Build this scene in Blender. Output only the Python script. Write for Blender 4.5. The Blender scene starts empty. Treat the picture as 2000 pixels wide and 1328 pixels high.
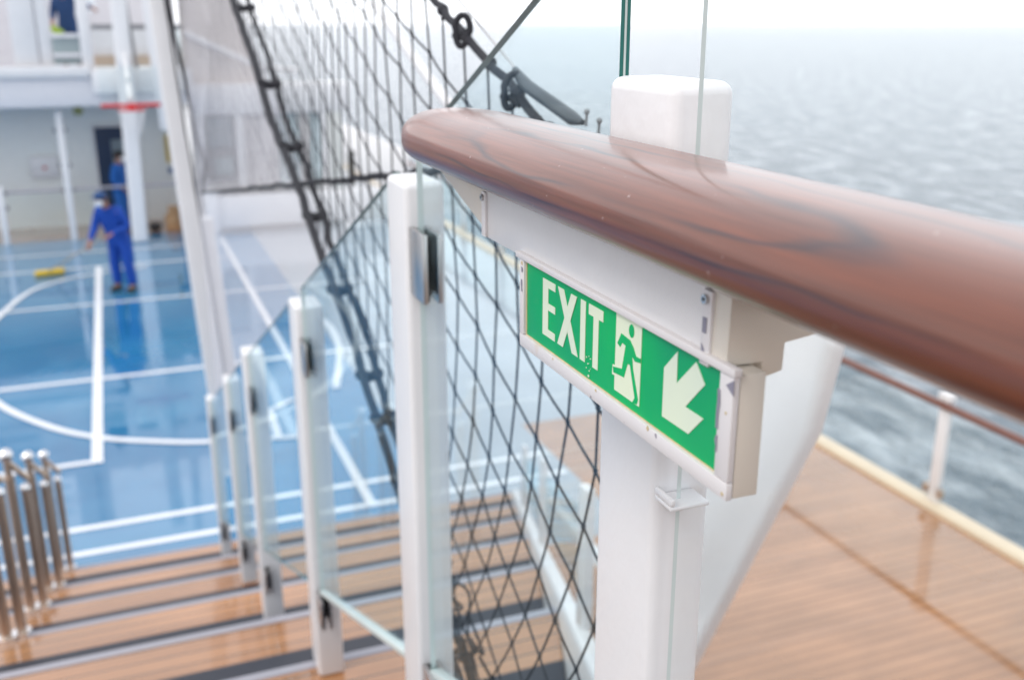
import bpy, bmesh, math, random
from mathutils import Vector, Matrix
random.seed(7)
scene = bpy.context.scene
COL = scene.collection
R = math.radians

# ------------------------------------------------------------------ materials
def new_mat(name):
    m = bpy.data.materials.new(name); m.use_nodes = True
    nt = m.node_tree
    return m, nt, nt.nodes, nt.links, nt.nodes['Principled BSDF']

def simple(name, col, rough=0.5, metal=0.0, var=0.06, scale=8.0, coat=0.0, bump=0.0, bscale=60):
    m, nt, N, L, b = new_mat(name)
    tc = N.new('ShaderNodeTexCoord'); no = N.new('ShaderNodeTexNoise')
    no.inputs['Scale'].default_value = scale; no.inputs['Detail'].default_value = 5
    L.new(tc.outputs['Object'], no.inputs['Vector'])
    mx = N.new('ShaderNodeMix'); mx.data_type = 'RGBA'
    mx.inputs[6].default_value = (*[c*(1-var) for c in col], 1)
    mx.inputs[7].default_value = (*[min(1, c*(1+var)) for c in col], 1)
    L.new(no.outputs['Fac'], mx.inputs[0]); L.new(mx.outputs[2], b.inputs['Base Color'])
    mr = N.new('ShaderNodeMapRange'); mr.inputs[3].default_value = rough*0.8; mr.inputs[4].default_value = min(1, rough*1.2)
    L.new(no.outputs['Fac'], mr.inputs[0]); L.new(mr.outputs[0], b.inputs['Roughness'])
    b.inputs['Metallic'].default_value = metal
    b.inputs['Coat Weight'].default_value = coat
    if bump:
        n2 = N.new('ShaderNodeTexNoise'); n2.inputs['Scale'].default_value = bscale
        L.new(tc.outputs['Object'], n2.inputs['Vector'])
        bp = N.new('ShaderNodeBump'); bp.inputs['Strength'].default_value = bump; bp.inputs['Distance'].default_value = 0.002
        L.new(n2.outputs['Fac'], bp.inputs['Height']); L.new(bp.outputs[0], b.inputs['Normal'])
    return m

M = {}
M['white'] = simple('white_paint', (0.735, 0.73, 0.74), 0.34, var=0.045, scale=6, coat=0.12, bump=0.3, bscale=55)
M['white_warm'] = simple('cream_paint', (0.66, 0.61, 0.54), 0.4, var=0.05, scale=14, bump=0.2)
M['board'] = simple('bracket_paint', (0.70, 0.69, 0.695), 0.38, var=0.04, scale=30, bump=0.25, bscale=90)
M['grey_wall'] = simple('grey_white_wall', (0.70, 0.69, 0.72), 0.5)
M['greenish_wall'] = simple('greenish_wall_paint', (0.80, 0.82, 0.80), 0.5)  # even pale greenish white wall colour
M['beige'] = simple('beige_panel', (0.55, 0.50, 0.47), 0.6, var=0.15, scale=1.5)
M['cream_kerb'] = simple('cream_gutter', (0.66, 0.56, 0.42), 0.35, var=0.12, scale=3)
M['steel'] = simple('brushed_steel', (0.55, 0.53, 0.52), 0.28, metal=1.0, bump=0.1, bscale=200)
M['steel_tube'] = simple('polished_tube', (0.58, 0.46, 0.37), 0.42, metal=1.0)
M['chrome'] = simple('ball_steel', (0.85, 0.84, 0.85), 0.18, metal=1.0)
M['nosing'] = simple('nosing_metal', (0.36, 0.35, 0.39), 0.35, metal=0.2)
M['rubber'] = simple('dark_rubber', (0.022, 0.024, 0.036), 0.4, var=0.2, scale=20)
M['black'] = simple('black_rubber', (0.012, 0.012, 0.014), 0.5)
M['rope'] = simple('black_rope', (0.016, 0.016, 0.022), 0.75, var=0.3, scale=50)
M['red'] = simple('red_paint', (0.55, 0.02, 0.02), 0.4)
M['blue_cloth'] = simple('blue_coverall_cloth', (0.002, 0.05, 0.32), 0.8, var=0.25, scale=9, bump=0.4, bscale=25)
M['teal_cloth'] = simple('teal_blue_cloth', (0.012, 0.11, 0.40), 0.8, var=0.2)
M['navy_cloth'] = simple('navy_cloth', (0.02, 0.06, 0.17), 0.8, var=0.2)
M['skin'] = simple('skin', (0.32, 0.15, 0.10), 0.5)
M['hair'] = simple('dark_hair', (0.02, 0.015, 0.015), 0.6)
M['mask'] = simple('white_face_mask', (0.78, 0.78, 0.80), 0.8)
M['shoe'] = simple('dark_shoe', (0.05, 0.045, 0.035), 0.6)
M['yellow'] = simple('yellow_plastic', (0.62, 0.42, 0.02), 0.45)
M['wood_pole'] = simple('pale_pole', (0.35, 0.28, 0.20), 0.5)
M['door_dark'] = simple('dark_blue_door', (0.012, 0.030, 0.075), 0.3)
M['lamp_green'] = simple('olive_lamp', (0.28, 0.30, 0.12), 0.5)
M['parasol'] = simple('white_fabric', (0.88, 0.91, 0.95), 0.7)
M['plant'] = simple('lime_cloth', (0.35, 0.50, 0.03), 0.7)
M['crate'] = simple('brown_carton', (0.45, 0.28, 0.15), 0.7)
M['slate'] = simple('dark_slate_fitting', (0.06, 0.07, 0.08), 0.4)
M['tan'] = simple('tan_skirting', (0.52, 0.40, 0.31), 0.6)
M['grey_dark'] = simple('mid_grey_panel', (0.25, 0.25, 0.26), 0.5)
M['window'] = simple('window_glass', (0.22, 0.27, 0.30), 0.12, var=0.35, scale=1.3, coat=0.5)
M['window_green'] = simple('greenish_glass', (0.30, 0.36, 0.37), 0.15, var=0.2, scale=1.0, coat=0.4)
M['court_line'] = simple('court_line_paint', (0.80, 0.82, 0.86), 0.25, var=0.06, scale=3, coat=0.3)
M['plate_green'] = None

def glass_mat(name, tint, refl=1.0):
    m, nt, N, L, b = new_mat(name); N.remove(b)
    out = N['Material Output']
    tr = N.new('ShaderNodeBsdfTransparent'); tr.inputs[0].default_value = (*tint, 1)
    gl = N.new('ShaderNodeBsdfGlossy'); gl.inputs['Roughness'].default_value = 0.01
    gl.inputs[0].default_value = (0.72, 0.91, 1.0, 1)
    lw = N.new('ShaderNodeLayerWeight'); lw.inputs[0].default_value = 0.5
    pw = N.new('ShaderNodeMath'); pw.operation = 'POWER'; pw.inputs[1].default_value = 5
    L.new(lw.outputs['Facing'], pw.inputs[0])
    mu = N.new('ShaderNodeMath'); mu.operation = 'MULTIPLY_ADD'; mu.inputs[1].default_value = .96*refl; mu.inputs[2].default_value = .04*refl
    L.new(pw.outputs[0], mu.inputs[0])
    mx = N.new('ShaderNodeMixShader')
    L.new(mu.outputs[0], mx.inputs[0]); L.new(tr.outputs[0], mx.inputs[1]); L.new(gl.outputs[0], mx.inputs[2])
    L.new(mx.outputs[0], out.inputs['Surface'])
    return m
M['glass'] = glass_mat('clear_tinted_glass', (0.945, 0.984, 0.988), 0.37)
M['glass_clear'] = glass_mat('clear_windscreen_glass', (0.985, 0.995, 0.993), 0.15)
M['glass_far'] = glass_mat('rail_glass', (0.965, 0.987, 0.983), 0.4)
def veil_mat():
    m, nt, N, L, b = new_mat('fine_pale_mesh'); out = N['Material Output']
    b.inputs['Base Color'].default_value = (.62, .60, .64, 1); b.inputs['Roughness'].default_value = .9
    tc = N.new('ShaderNodeTexCoord'); mp = N.new('ShaderNodeMapping'); mp.inputs['Rotation'].default_value = (R(38), 0, 0)
    L.new(tc.outputs['Object'], mp.inputs[0])
    fac = None
    for d_ in ('Y', 'Z'):
        w_ = N.new('ShaderNodeTexWave'); w_.bands_direction = d_; w_.inputs['Scale'].default_value = 14
        w_.inputs['Distortion'].default_value = .6
        L.new(mp.outputs[0], w_.inputs['Vector'])
        g_ = N.new('ShaderNodeMapRange'); g_.inputs[1].default_value = .35; g_.inputs[2].default_value = .9; g_.inputs[3].default_value = .10; g_.inputs[4].default_value = .62
        L.new(w_.outputs['Fac'], g_.inputs[0])
        if fac is None: fac = g_.outputs[0]
        else:
            mxm = N.new('ShaderNodeMath'); mxm.operation = 'MAXIMUM'; L.new(fac, mxm.inputs[0]); L.new(g_.outputs[0], mxm.inputs[1]); fac = mxm.outputs[0]
    tr = N.new('ShaderNodeBsdfTransparent'); mx = N.new('ShaderNodeMixShader')
    L.new(fac, mx.inputs[0]); L.new(tr.outputs[0], mx.inputs[1]); L.new(b.outputs[0], mx.inputs[2]); L.new(mx.outputs[0], out.inputs['Surface'])
    return m
M['veil'] = veil_mat()
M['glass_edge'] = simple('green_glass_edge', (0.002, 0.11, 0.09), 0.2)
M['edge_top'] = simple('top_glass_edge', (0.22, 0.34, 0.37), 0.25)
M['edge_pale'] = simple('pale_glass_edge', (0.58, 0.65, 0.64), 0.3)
M['interlayer'] = simple('pale_interlayer', (0.5, 0.56, 0.54), 0.4)

def wood_rail_mat():
    m, nt, N, L, b = new_mat('handrail_wood')
    tc = N.new('ShaderNodeTexCoord')
    def noise(scale, detail, mapping=None, rough=.5, src=None):
        n = N.new('ShaderNodeTexNoise'); n.inputs['Scale'].default_value = scale; n.inputs['Detail'].default_value = detail
        n.inputs['Roughness'].default_value = rough
        v = src or tc.outputs['Object']
        if mapping:
            mp = N.new('ShaderNodeMapping'); mp.inputs['Scale'].default_value = mapping; L.new(v, mp.inputs[0]); v = mp.outputs[0]
        L.new(v, n.inputs['Vector']); return n
    def mrange(src, a, b_, c, d):
        r = N.new('ShaderNodeMapRange'); r.inputs[1].default_value = a; r.inputs[2].default_value = b_
        r.inputs[3].default_value = c; r.inputs[4].default_value = d; L.new(src, r.inputs[0]); return r
    def mix(fac, a, b_, mode='MIX'):
        x = N.new('ShaderNodeMix'); x.data_type = 'RGBA'; x.blend_type = mode
        for sock, v in ((0, fac), (6, a), (7, b_)):
            if isinstance(v, (int, float)): x.inputs[sock].default_value = v
            elif isinstance(v, tuple): x.inputs[sock].default_value = (*v, 1)
            else: L.new(v, x.inputs[sock])
        return x.outputs[2]
    # heartwood / sapwood bands
    big = noise(1.0, 4, (14, 1.4, 18), .55)
    col = mix(mrange(big.outputs['Fac'], .3, .7, 0, 1).outputs[0], (0.105, 0.023, 0.008), (0.235, 0.064, 0.024))
    # contour-like growth lines: thin dark lines where a smooth stretched field crosses set levels
    f = noise(1.0, 3.5, (9, 2.2, 12), .55)
    sp_ = N.new('ShaderNodeSeparateXYZ'); L.new(tc.outputs['Object'], sp_.inputs[0])
    ux = N.new('ShaderNodeMath'); ux.operation = 'MULTIPLY'; ux.inputs[1].default_value = 62; L.new(sp_.outputs['X'], ux.inputs[0])
    uz = N.new('ShaderNodeMath'); uz.operation = 'MULTIPLY_ADD'; uz.inputs[1].default_value = -110; L.new(sp_.outputs['Z'], uz.inputs[0]); L.new(ux.outputs[0], uz.inputs[2])
    ml = N.new('ShaderNodeMath'); ml.operation = 'MULTIPLY_ADD'; ml.inputs[1].default_value = 5.5; L.new(f.outputs['Fac'], ml.inputs[0]); L.new(uz.outputs[0], ml.inputs[2])
    fr = N.new('ShaderNodeMath'); fr.operation = 'PINGPONG'; fr.inputs[1].default_value = 1; L.new(ml.outputs[0], fr.inputs[0])
    ln = mrange(fr.outputs[0], 0, .26, 1, 0)
    br = noise(5, 3); brk = mrange(br.outputs['Fac'], .38, .58, .1, .92)
    mm_ = N.new('ShaderNodeMath'); mm_.operation = 'MULTIPLY'; L.new(ln.outputs[0], mm_.inputs[0]); L.new(brk.outputs[0], mm_.inputs[1])
    col = mix(mm_.outputs[0], col, (0.035, 0.012, 0.016))
    fib = noise(1.0, 7, (260, 7, 260), .6)
    fm = mrange(fib.outputs['Fac'], .3, .7, .70, 1.2)
    cmb = N.new('ShaderNodeCombineColor')
    for i in range(3): L.new(fm.outputs[0], cmb.inputs[i])
    col = mix(1.0, col, cmb.outputs[0], 'MULTIPLY')
    sp = noise(130, 3); col = mix(mrange(sp.outputs['Fac'], .735, .755, 0, .8).outputs[0], col, (.5, .42, .40))
    L.new(col, b.inputs['Base Color'])
    b.inputs['Roughness'].default_value = 0.42; b.inputs['Specular IOR Level'].default_value = .4
    b.inputs['Coat Weight'].default_value = 0.7; b.inputs['Coat IOR'].default_value = 1.5
    sm = noise(9, 4); L.new(mrange(sm.outputs['Fac'], .35, .65, .13, .22).outputs[0], b.inputs['Coat Roughness'])
    bp = N.new('ShaderNodeBump'); bp.inputs['Strength'].default_value = 0.15; bp.inputs['Distance'].default_value = 0.0008
    L.new(fib.outputs['Fac'], bp.inputs['Height']); L.new(bp.outputs[0], b.inputs['Normal'])
    return m
M['wood_rail'] = wood_rail_mat()
M['wood_far'] = simple('varnished_far_rail', (0.17, 0.07, 0.05), 0.3, var=0.2, scale=6)

def teak_mat(name, c1, c2, plank, wet_lo, wet_hi, seam=(0.05, 0.03, 0.02)):
    """wet planks, seams run along X every `plank` metres of Y"""
    m, nt, N, L, b = new_mat(name)
    tc = N.new('ShaderNodeTexCoord'); sx = N.new('ShaderNodeSeparateXYZ')
    L.new(tc.outputs['Object'], sx.inputs[0])
    dv = N.new('ShaderNodeMath'); dv.operation = 'DIVIDE'; dv.inputs[1].default_value = plank
    L.new(sx.outputs['Y'], dv.inputs[0])
    fl = N.new('ShaderNodeMath'); fl.operation = 'FLOOR'; L.new(dv.outputs[0], fl.inputs[0])
    fr = N.new('ShaderNodeMath'); fr.operation = 'FRACT'; L.new(dv.outputs[0], fr.inputs[0])
    wn = N.new('ShaderNodeTexWhiteNoise'); wn.noise_dimensions = '1D'; L.new(fl.outputs[0], wn.inputs['W'])
    gm = N.new('ShaderNodeMapping'); gm.inputs['Scale'].default_value = (1.6, 34, 1)
    L.new(tc.outputs['Object'], gm.inputs[0])
    gn = N.new('ShaderNodeTexNoise'); gn.inputs['Scale'].default_value = 1.2; gn.inputs['Detail'].default_value = 5
    L.new(gm.outputs[0], gn.inputs['Vector'])
    av = N.new('ShaderNodeMath'); av.operation = 'ADD'; L.new(wn.outputs['Value'], av.inputs[0]); L.new(gn.outputs['Fac'], av.inputs[1])
    hv = N.new('ShaderNodeMath'); hv.operation = 'MULTIPLY'; hv.inputs[1].default_value = 0.5; L.new(av.outputs[0], hv.inputs[0])
    mx = N.new('ShaderNodeMix'); mx.data_type = 'RGBA'
    mx.inputs[6].default_value = (*c1, 1); mx.inputs[7].default_value = (*c2, 1)
    L.new(hv.outputs[0], mx.inputs[0])
    # soaked darker patches and drier pale ones, also painted for uneven sky sheen
    wp = N.new('ShaderNodeTexNoise'); wp.inputs['Scale'].default_value = 1.7; wp.inputs['Detail'].default_value = 5; wp.inputs['Roughness'].default_value = .6
    wm = N.new('ShaderNodeMapping'); wm.inputs['Scale'].default_value = (.7, 1.5, 1); L.new(tc.outputs['Object'], wm.inputs[0]); L.new(wm.outputs[0], wp.inputs['Vector'])
    wr = N.new('ShaderNodeMapRange'); wr.inputs[1].default_value = .38; wr.inputs[2].default_value = .64; wr.inputs[3].default_value = .84; wr.inputs[4].default_value = 1.10
    L.new(wp.outputs['Fac'], wr.inputs[0])
    wv_ = N.new('ShaderNodeVectorMath'); wv_.operation = 'SCALE'; L.new(mx.outputs[2], wv_.inputs[0]); L.new(wr.outputs[0], wv_.inputs['Scale'])
    # seam mask
    pp = N.new('ShaderNodeMath'); pp.operation = 'LESS_THAN'; pp.inputs[1].default_value = 0.085
    L.new(fr.outputs[0], pp.inputs[0])
    ms = N.new('ShaderNodeMix'); ms.data_type = 'RGBA'; ms.inputs[7].default_value = (*seam, 1)
    L.new(pp.outputs[0], ms.inputs[0]); L.new(wv_.outputs[0], ms.inputs[6])
    L.new(ms.outputs[2], b.inputs['Base Color'])
    # wetness
    pn = N.new('ShaderNodeTexNoise'); pn.inputs['Scale'].default_value = 0.9; pn.inputs['Detail'].default_value = 4
    L.new(tc.outputs['Object'], pn.inputs['Vector'])
    mr = N.new('ShaderNodeMapRange'); mr.inputs[1].default_value = .42; mr.inputs[2].default_value = .62
    mr.inputs[3].default_value = wet_lo; mr.inputs[4].default_value = wet_hi
    L.new(pn.outputs['Fac'], mr.inputs[0]); L.new(mr.outputs[0], b.inputs['Roughness'])
    b.inputs['IOR'].default_value = 1.5
    b.inputs['Coat Weight'].default_value = 1.0; b.inputs['Coat Roughness'].default_value = 0.025
    b.inputs['Coat IOR'].default_value = 1.56
    inv = N.new('ShaderNodeMath'); inv.operation = 'SUBTRACT'; inv.inputs[0].default_value = 1; L.new(pp.outputs[0], inv.inputs[1])
    bp = N.new('ShaderNodeBump'); bp.inputs['Strength'].default_value = 0.25; bp.inputs['Distance'].default_value = 0.003
    L.new(inv.outputs[0], bp.inputs['Height'])
    b2 = N.new('ShaderNodeBump'); b2.inputs['Strength'].default_value = 0.10; b2.inputs['Distance'].default_value = 0.006
    pf = N.new('ShaderNodeTexNoise'); pf.inputs['Scale'].default_value = 4.5; pf.inputs['Detail'].default_value = 2
    L.new(tc.outputs['Object'], pf.inputs['Vector']); L.new(pf.outputs['Fac'], b2.inputs['Height']); L.new(bp.outputs[0], b2.inputs['Normal'])
    L.new(b2.outputs[0], b.inputs['Normal'])
    return m
M['teak'] = teak_mat('wet_teak_treads', (0.31, 0.135, 0.052), (0.46, 0.225, 0.100), 0.085, 0.05, 0.2)
M['teak_deck'] = teak_mat('wet_teak_deck', (0.33, 0.165, 0.080), (0.44, 0.235, 0.125), 0.105, 0.03, 0.3, (0.16, 0.08, 0.045))

def court_mat():
    m, nt, N, L, b = new_mat('wet_blue_court')
    tc = N.new('ShaderNodeTexCoord')
    n1 = N.new('ShaderNodeTexNoise'); n1.inputs['Scale'].default_value = 0.55; n1.inputs['Detail'].default_value = 6
    n1.inputs['Roughness'].default_value = 0.65
    L.new(tc.outputs['Object'], n1.inputs['Vector'])
    cr = N.new('ShaderNodeValToRGB'); e = cr.color_ramp.elements
    e[0].position = .3; e[0].color = (0.012, 0.13, 0.29, 1)
    e[1].position = .7; e[1].color = (0.035, 0.215, 0.40, 1)
    L.new(n1.outputs['Fac'], cr.inputs[0]); L.new(cr.outputs[0], b.inputs['Base Color'])
    n2 = N.new('ShaderNodeTexNoise'); n2.inputs['Scale'].default_value = 1.3; n2.inputs['Detail'].default_value = 5
    L.new(tc.outputs['Object'], n2.inputs['Vector'])
    mr = N.new('ShaderNodeMapRange'); mr.inputs[1].default_value = .4; mr.inputs[2].default_value = .65
    mr.inputs[3].default_value = .04; mr.inputs[4].default_value = .18
    L.new(n2.outputs['Fac'], mr.inputs[0]); L.new(mr.outputs[0], b.inputs['Roughness'])
    b.inputs['Coat Weight'].default_value = 0.9; b.inputs['Coat Roughness'].default_value = 0.03
    bp = N.new('ShaderNodeBump'); bp.inputs['Strength'].default_value = 0.05; bp.inputs['Distance'].default_value = 0.02
    L.new(n2.outputs['Fac'], bp.inputs['Height']); L.new(bp.outputs[0], b.inputs['Normal'])
    return m
M['court'] = court_mat()

def sea_mat():
    m, nt, N, L, b = new_mat('sea_water')
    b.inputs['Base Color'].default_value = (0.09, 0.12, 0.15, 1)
    b.inputs['Roughness'].default_value = 0.14
    b.inputs['IOR'].default_value = 1.333
    tc = N.new('ShaderNodeTexCoord')
    last = None
    for sc, dist, st, ys in ((0.03, 1.0, 1, 1.6), (0.13, 1.6, 1, 1.7), (0.36, 1.6, 1, 1.6), (1.5, 0.5, 1, 1.2)):
        mp = N.new('ShaderNodeMapping'); mp.inputs['Scale'].default_value = (ys, 1, 1); mp.inputs['Rotation'].default_value = (0, 0, R(35))
        L.new(tc.outputs['Object'], mp.inputs[0])
        n = N.new('ShaderNodeTexNoise'); n.inputs['Scale'].default_value = sc; n.inputs['Detail'].default_value = 4
        L.new(mp.outputs[0], n.inputs['Vector'])
        bp = N.new('ShaderNodeBump'); bp.inputs['Strength'].default_value = st; bp.inputs['Distance'].default_value = dist
        L.new(n.outputs['Fac'], bp.inputs['Height'])
        if last: L.new(last.outputs[0], bp.inputs['Normal'])
        last = bp
    L.new(last.outputs[0], b.inputs['Normal'])
    # streaky foam and broken crests; pale colour also paints in sky glare
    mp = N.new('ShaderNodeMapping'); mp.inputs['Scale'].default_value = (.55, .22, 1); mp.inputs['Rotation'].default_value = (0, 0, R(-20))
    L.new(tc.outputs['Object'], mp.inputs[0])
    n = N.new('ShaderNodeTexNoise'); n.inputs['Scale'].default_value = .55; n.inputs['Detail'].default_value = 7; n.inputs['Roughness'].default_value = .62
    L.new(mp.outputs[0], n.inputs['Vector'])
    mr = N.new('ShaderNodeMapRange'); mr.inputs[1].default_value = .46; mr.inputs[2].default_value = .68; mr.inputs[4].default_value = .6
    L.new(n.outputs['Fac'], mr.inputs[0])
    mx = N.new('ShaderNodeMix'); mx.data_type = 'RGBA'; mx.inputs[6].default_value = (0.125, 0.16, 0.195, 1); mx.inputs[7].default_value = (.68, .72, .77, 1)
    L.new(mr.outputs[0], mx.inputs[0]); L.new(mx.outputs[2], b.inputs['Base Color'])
    return m
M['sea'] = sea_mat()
M['glare_grey_deck'] = simple('wet_deck_sky_glare', (0.36, 0.40, 0.44), 0.12, var=.2, scale=1.2, coat=.6)  # grey base colour stands in for grazing sky glare on the wet deck

def plate_mat(name, c1, c2):
    m, nt, N, L, b = new_mat(name)
    tc = N.new('ShaderNodeTexCoord'); n = N.new('ShaderNodeTexNoise'); n.inputs['Scale'].default_value = 7
    L.new(tc.outputs['Object'], n.inputs['Vector'])
    mx = N.new('ShaderNodeMix'); mx.data_type = 'RGBA'
    mx.inputs[6].default_value = (*c1, 1); mx.inputs[7].default_value = (*c2, 1)
    mr = N.new('ShaderNodeMapRange'); mr.inputs[1].default_value = .35; mr.inputs[2].default_value = .65
    L.new(n.outputs['Fac'], mr.inputs[0]); L.new(mr.outputs[0], mx.inputs[0]); L.new(mx.outputs[2], b.inputs['Base Color'])
    b.inputs['Roughness'].default_value = 0.22; b.inputs['Specular IOR Level'].default_value = .3
    return m
M['plate_green'] = plate_mat('sign_green', (0.0, 0.30, 0.11), (0.0, 0.42, 0.10))
M['plate_pale'] = plate_mat('sign_pale_green', (0.64, 0.72, 0.60), (0.74, 0.80, 0.60))

def frame_mat():
    """white sign frame, paint chipped and rust-yellow along some edges"""
    m, nt, N, L, b = new_mat('chipped_white_frame')
    tc = N.new('ShaderNodeTexCoord')
    n = N.new('ShaderNodeTexNoise'); n.inputs['Scale'].default_value = 55; n.inputs['Detail'].default_value = 6
    L.new(tc.outputs['Object'], n.inputs['Vector'])
    r1 = N.new('ShaderNodeMapRange'); r1.inputs[1].default_value = .70; r1.inputs[2].default_value = .715
    L.new(n.outputs['Fac'], r1.inputs[0])
    a = N.new('ShaderNodeMix'); a.data_type = 'RGBA'
    a.inputs[6].default_value = (0.68, 0.655, 0.66, 1); a.inputs[7].default_value = (0.30, 0.28, 0.32, 1)
    L.new(r1.outputs[0], a.inputs[0])
    n2 = N.new('ShaderNodeTexNoise'); n2.inputs['Scale'].default_value = 22; n2.inputs['Detail'].default_value = 4
    L.new(tc.outputs['Object'], n2.inputs['Vector'])
    r2 = N.new('ShaderNodeMapRange'); r2.inputs[1].default_value = .60; r2.inputs[2].default_value = .72; r2.inputs[4].default_value = .45
    L.new(n2.outputs['Fac'], r2.inputs[0])
    c = N.new('ShaderNodeMix'); c.data_type = 'RGBA'; c.inputs[7].default_value = (0.60, 0.42, 0.22, 1)
    L.new(r2.outputs[0], c.inputs[0]); L.new(a.outputs[2], c.inputs[6])
    L.new(c.outputs[2], b.inputs['Base Color']); b.inputs['Roughness'].default_value = .45
    bp = N.new('ShaderNodeBump'); bp.inputs['Strength'].default_value = .4; bp.inputs['Distance'].default_value = .0006; bp.invert = True
    L.new(r1.outputs[0], bp.inputs['Height']); L.new(bp.outputs[0], b.inputs['Normal'])
    return m
M['frame'] = frame_mat()
M['chip'] = simple('bare_metal_chip', (0.24, 0.23, 0.29), 0.5, var=.2, scale=200)
M['rust'] = simple('rust_stain', (0.56, 0.45, 0.27), 0.7, var=.35, scale=120)

# ------------------------------------------------------------------ mesh tools
class MB:
    def __init__(s): s.v = []; s.f = []; s.mi = []
    def add(s, verts, faces, mi=0):
        o = len(s.v); s.v += [tuple(p) for p in verts]
        for f in faces: s.f.append([i+o for i in f]); s.mi.append(mi)
    def box(s, x0, x1, y0, y1, z0, z1, mi=0):
        v = [(x, y, z) for x in (x0, x1) for y in (y0, y1) for z in (z0, z1)]
        s.add(v, [(0,1,3,2), (4,6,7,5), (0,4,5,1), (2,3,7,6), (0,2,6,4), (1,5,7,3)], mi)
    def prism(s, poly, axis, a0, a1, mi=0, side_mi=None):
        """poly of 2-D points in the plane normal to axis ('x': (y,z); 'y': (x,z); 'z': (x,y))"""
        n = len(poly)
        def P(p, a):
            return {'x': (a, p[0], p[1]), 'y': (p[0], a, p[1]), 'z': (p[0], p[1], a)}[axis]
        v = [P(p, a0) for p in poly] + [P(p, a1) for p in poly]
        s.add(v, [list(range(n))[::-1], [i+n for i in range(n)]], mi)
        o = len(s.v) - 2*n
        for i in range(n):
            j = (i+1) % n
            s.f.append([o+i, o+j, o+j+n, o+i+n]); s.mi.append(mi if side_mi is None else side_mi)
    def tube(s, pts, r, seg=8, mi=0, cap=True):
        pts = [Vector(p) for p in pts]; n = len(pts)
        rs = r if isinstance(r, (list, tuple)) else [r]*n
        o = len(s.v); up = None
        for i, p in enumerate(pts):
            t = (pts[min(i+1, n-1)] - pts[max(i-1, 0)]).normalized()
            if up is None:
                up = Vector((0, 0, 1)) if abs(t.z) < .9 else Vector((1, 0, 0))
            a = t.cross(up).normalized(); up = a.cross(t).normalized()
            for k in range(seg):
                th = 2*math.pi*k/seg
                s.v.append(tuple(p + (a*math.cos(th) + up*math.sin(th))*rs[i]))
        for i in range(n-1):
            for k in range(seg):
                k2 = (k+1) % seg
                s.f.append([o+i*seg+k, o+i*seg+k2, o+(i+1)*seg+k2, o+(i+1)*seg+k]); s.mi.append(mi)
        if cap:
            s.f.append([o+k for k in range(seg)][::-1]); s.mi.append(mi)
            s.f.append([o+(n-1)*seg+k for k in range(seg)]); s.mi.append(mi)
    def ball(s, c, r, seg=12, rings=8, mi=0, sc=(1,1,1)):
        o = len(s.v)
        for i in range(rings+1):
            ph = math.pi*i/rings
            for k in range(seg):
                th = 2*math.pi*k/seg
                s.v.append((c[0]+r*sc[0]*math.sin(ph)*math.cos(th), c[1]+r*sc[1]*math.sin(ph)*math.sin(th), c[2]+r*sc[2]*math.cos(ph)))
        for i in range(rings):
            for k in range(seg):
                k2 = (k+1) % seg
                s.f.append([o+i*seg+k, o+(i+1)*seg+k, o+(i+1)*seg+k2, o+i*seg+k2]); s.mi.append(mi)
    def build(s, name, mats, parent=None, smooth=False, bevel=0, seg=2, loc=None, merge=False):
        me = bpy.data.meshes.new(name)
        me.from_pydata(s.v, [], s.f)
        if not isinstance(mats, (list, tuple)): mats = [mats]
        for m in mats: me.materials.append(m)
        for p, mi in zip(me.polygons, s.mi): p.material_index = mi
        bm = bmesh.new(); bm.from_mesh(me)
        bmesh.ops.remove_doubles(bm, verts=bm.verts, dist=1e-6) if merge or bevel else None
        bmesh.ops.recalc_face_normals(bm, faces=bm.faces)
        if bevel:
            bmesh.ops.bevel(bm, geom=[e for e in bm.edges if e.calc_face_angle(0) > .3], offset=bevel, segments=seg, profile=.5, affect='EDGES', clamp_overlap=True)
        bm.to_mesh(me); bm.free()
        if smooth or bevel:
            for p in me.polygons: p.use_smooth = True
            try: me.set_sharp_from_angle(angle=R(40))
            except Exception: pass
        me.update()
        o = bpy.data.objects.new(name, me); COL.objects.link(o)
        if loc: o.location = loc
        if parent: o.parent = parent
        return o

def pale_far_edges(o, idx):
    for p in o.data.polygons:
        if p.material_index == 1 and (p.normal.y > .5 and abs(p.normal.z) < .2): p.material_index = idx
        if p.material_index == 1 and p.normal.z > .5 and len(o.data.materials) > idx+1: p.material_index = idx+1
def tag(o, label=None, cat=None, group=None, kind=None):
    if label: o['label'] = label
    if cat: o['category'] = cat
    if group: o['group'] = group
    if kind: o['kind'] = kind
    return o
def empty(name, loc, label=None, cat=None, group=None, kind=None):
    o = bpy.data.objects.new(name, None); COL.objects.link(o); o.location = loc; o.empty_display_size = .1
    return tag(o, label, cat, group, kind)
def rel(o, parent):
    """parent keeping world coordinates (parents are only translated)"""
    o.parent = parent
    o.matrix_parent_inverse = Matrix.Translation(-Vector(parent.location))
    return o
def part(mb, name, mats, parent, **k):
    """part whose mesh was drawn in world coordinates"""
    o = mb.build(name, mats, None, **k); rel(o, parent); return o

# ------------------------------------------------------------------ levels
YN = [8.05 - n for n in range(9)]          # outer edges of the terraces
ZN = [0.4285*n for n in range(9)]
EYE = 4.28
XEND = lambda y: 0.30 + 0.355*y            # slanting right-hand end of the terraces

# ------------------------------------------------------------------ ground
b = MB(); b.add([(-14, 7.0, 0), (2.55, 7.0, 0), (2.55, 22.4, 0), (-14, 22.4, 0)], [(0,1,2,3)])
tag(b.build('court_floor', M['court']), 'wet glossy blue sports court floor', kind='structure')

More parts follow.
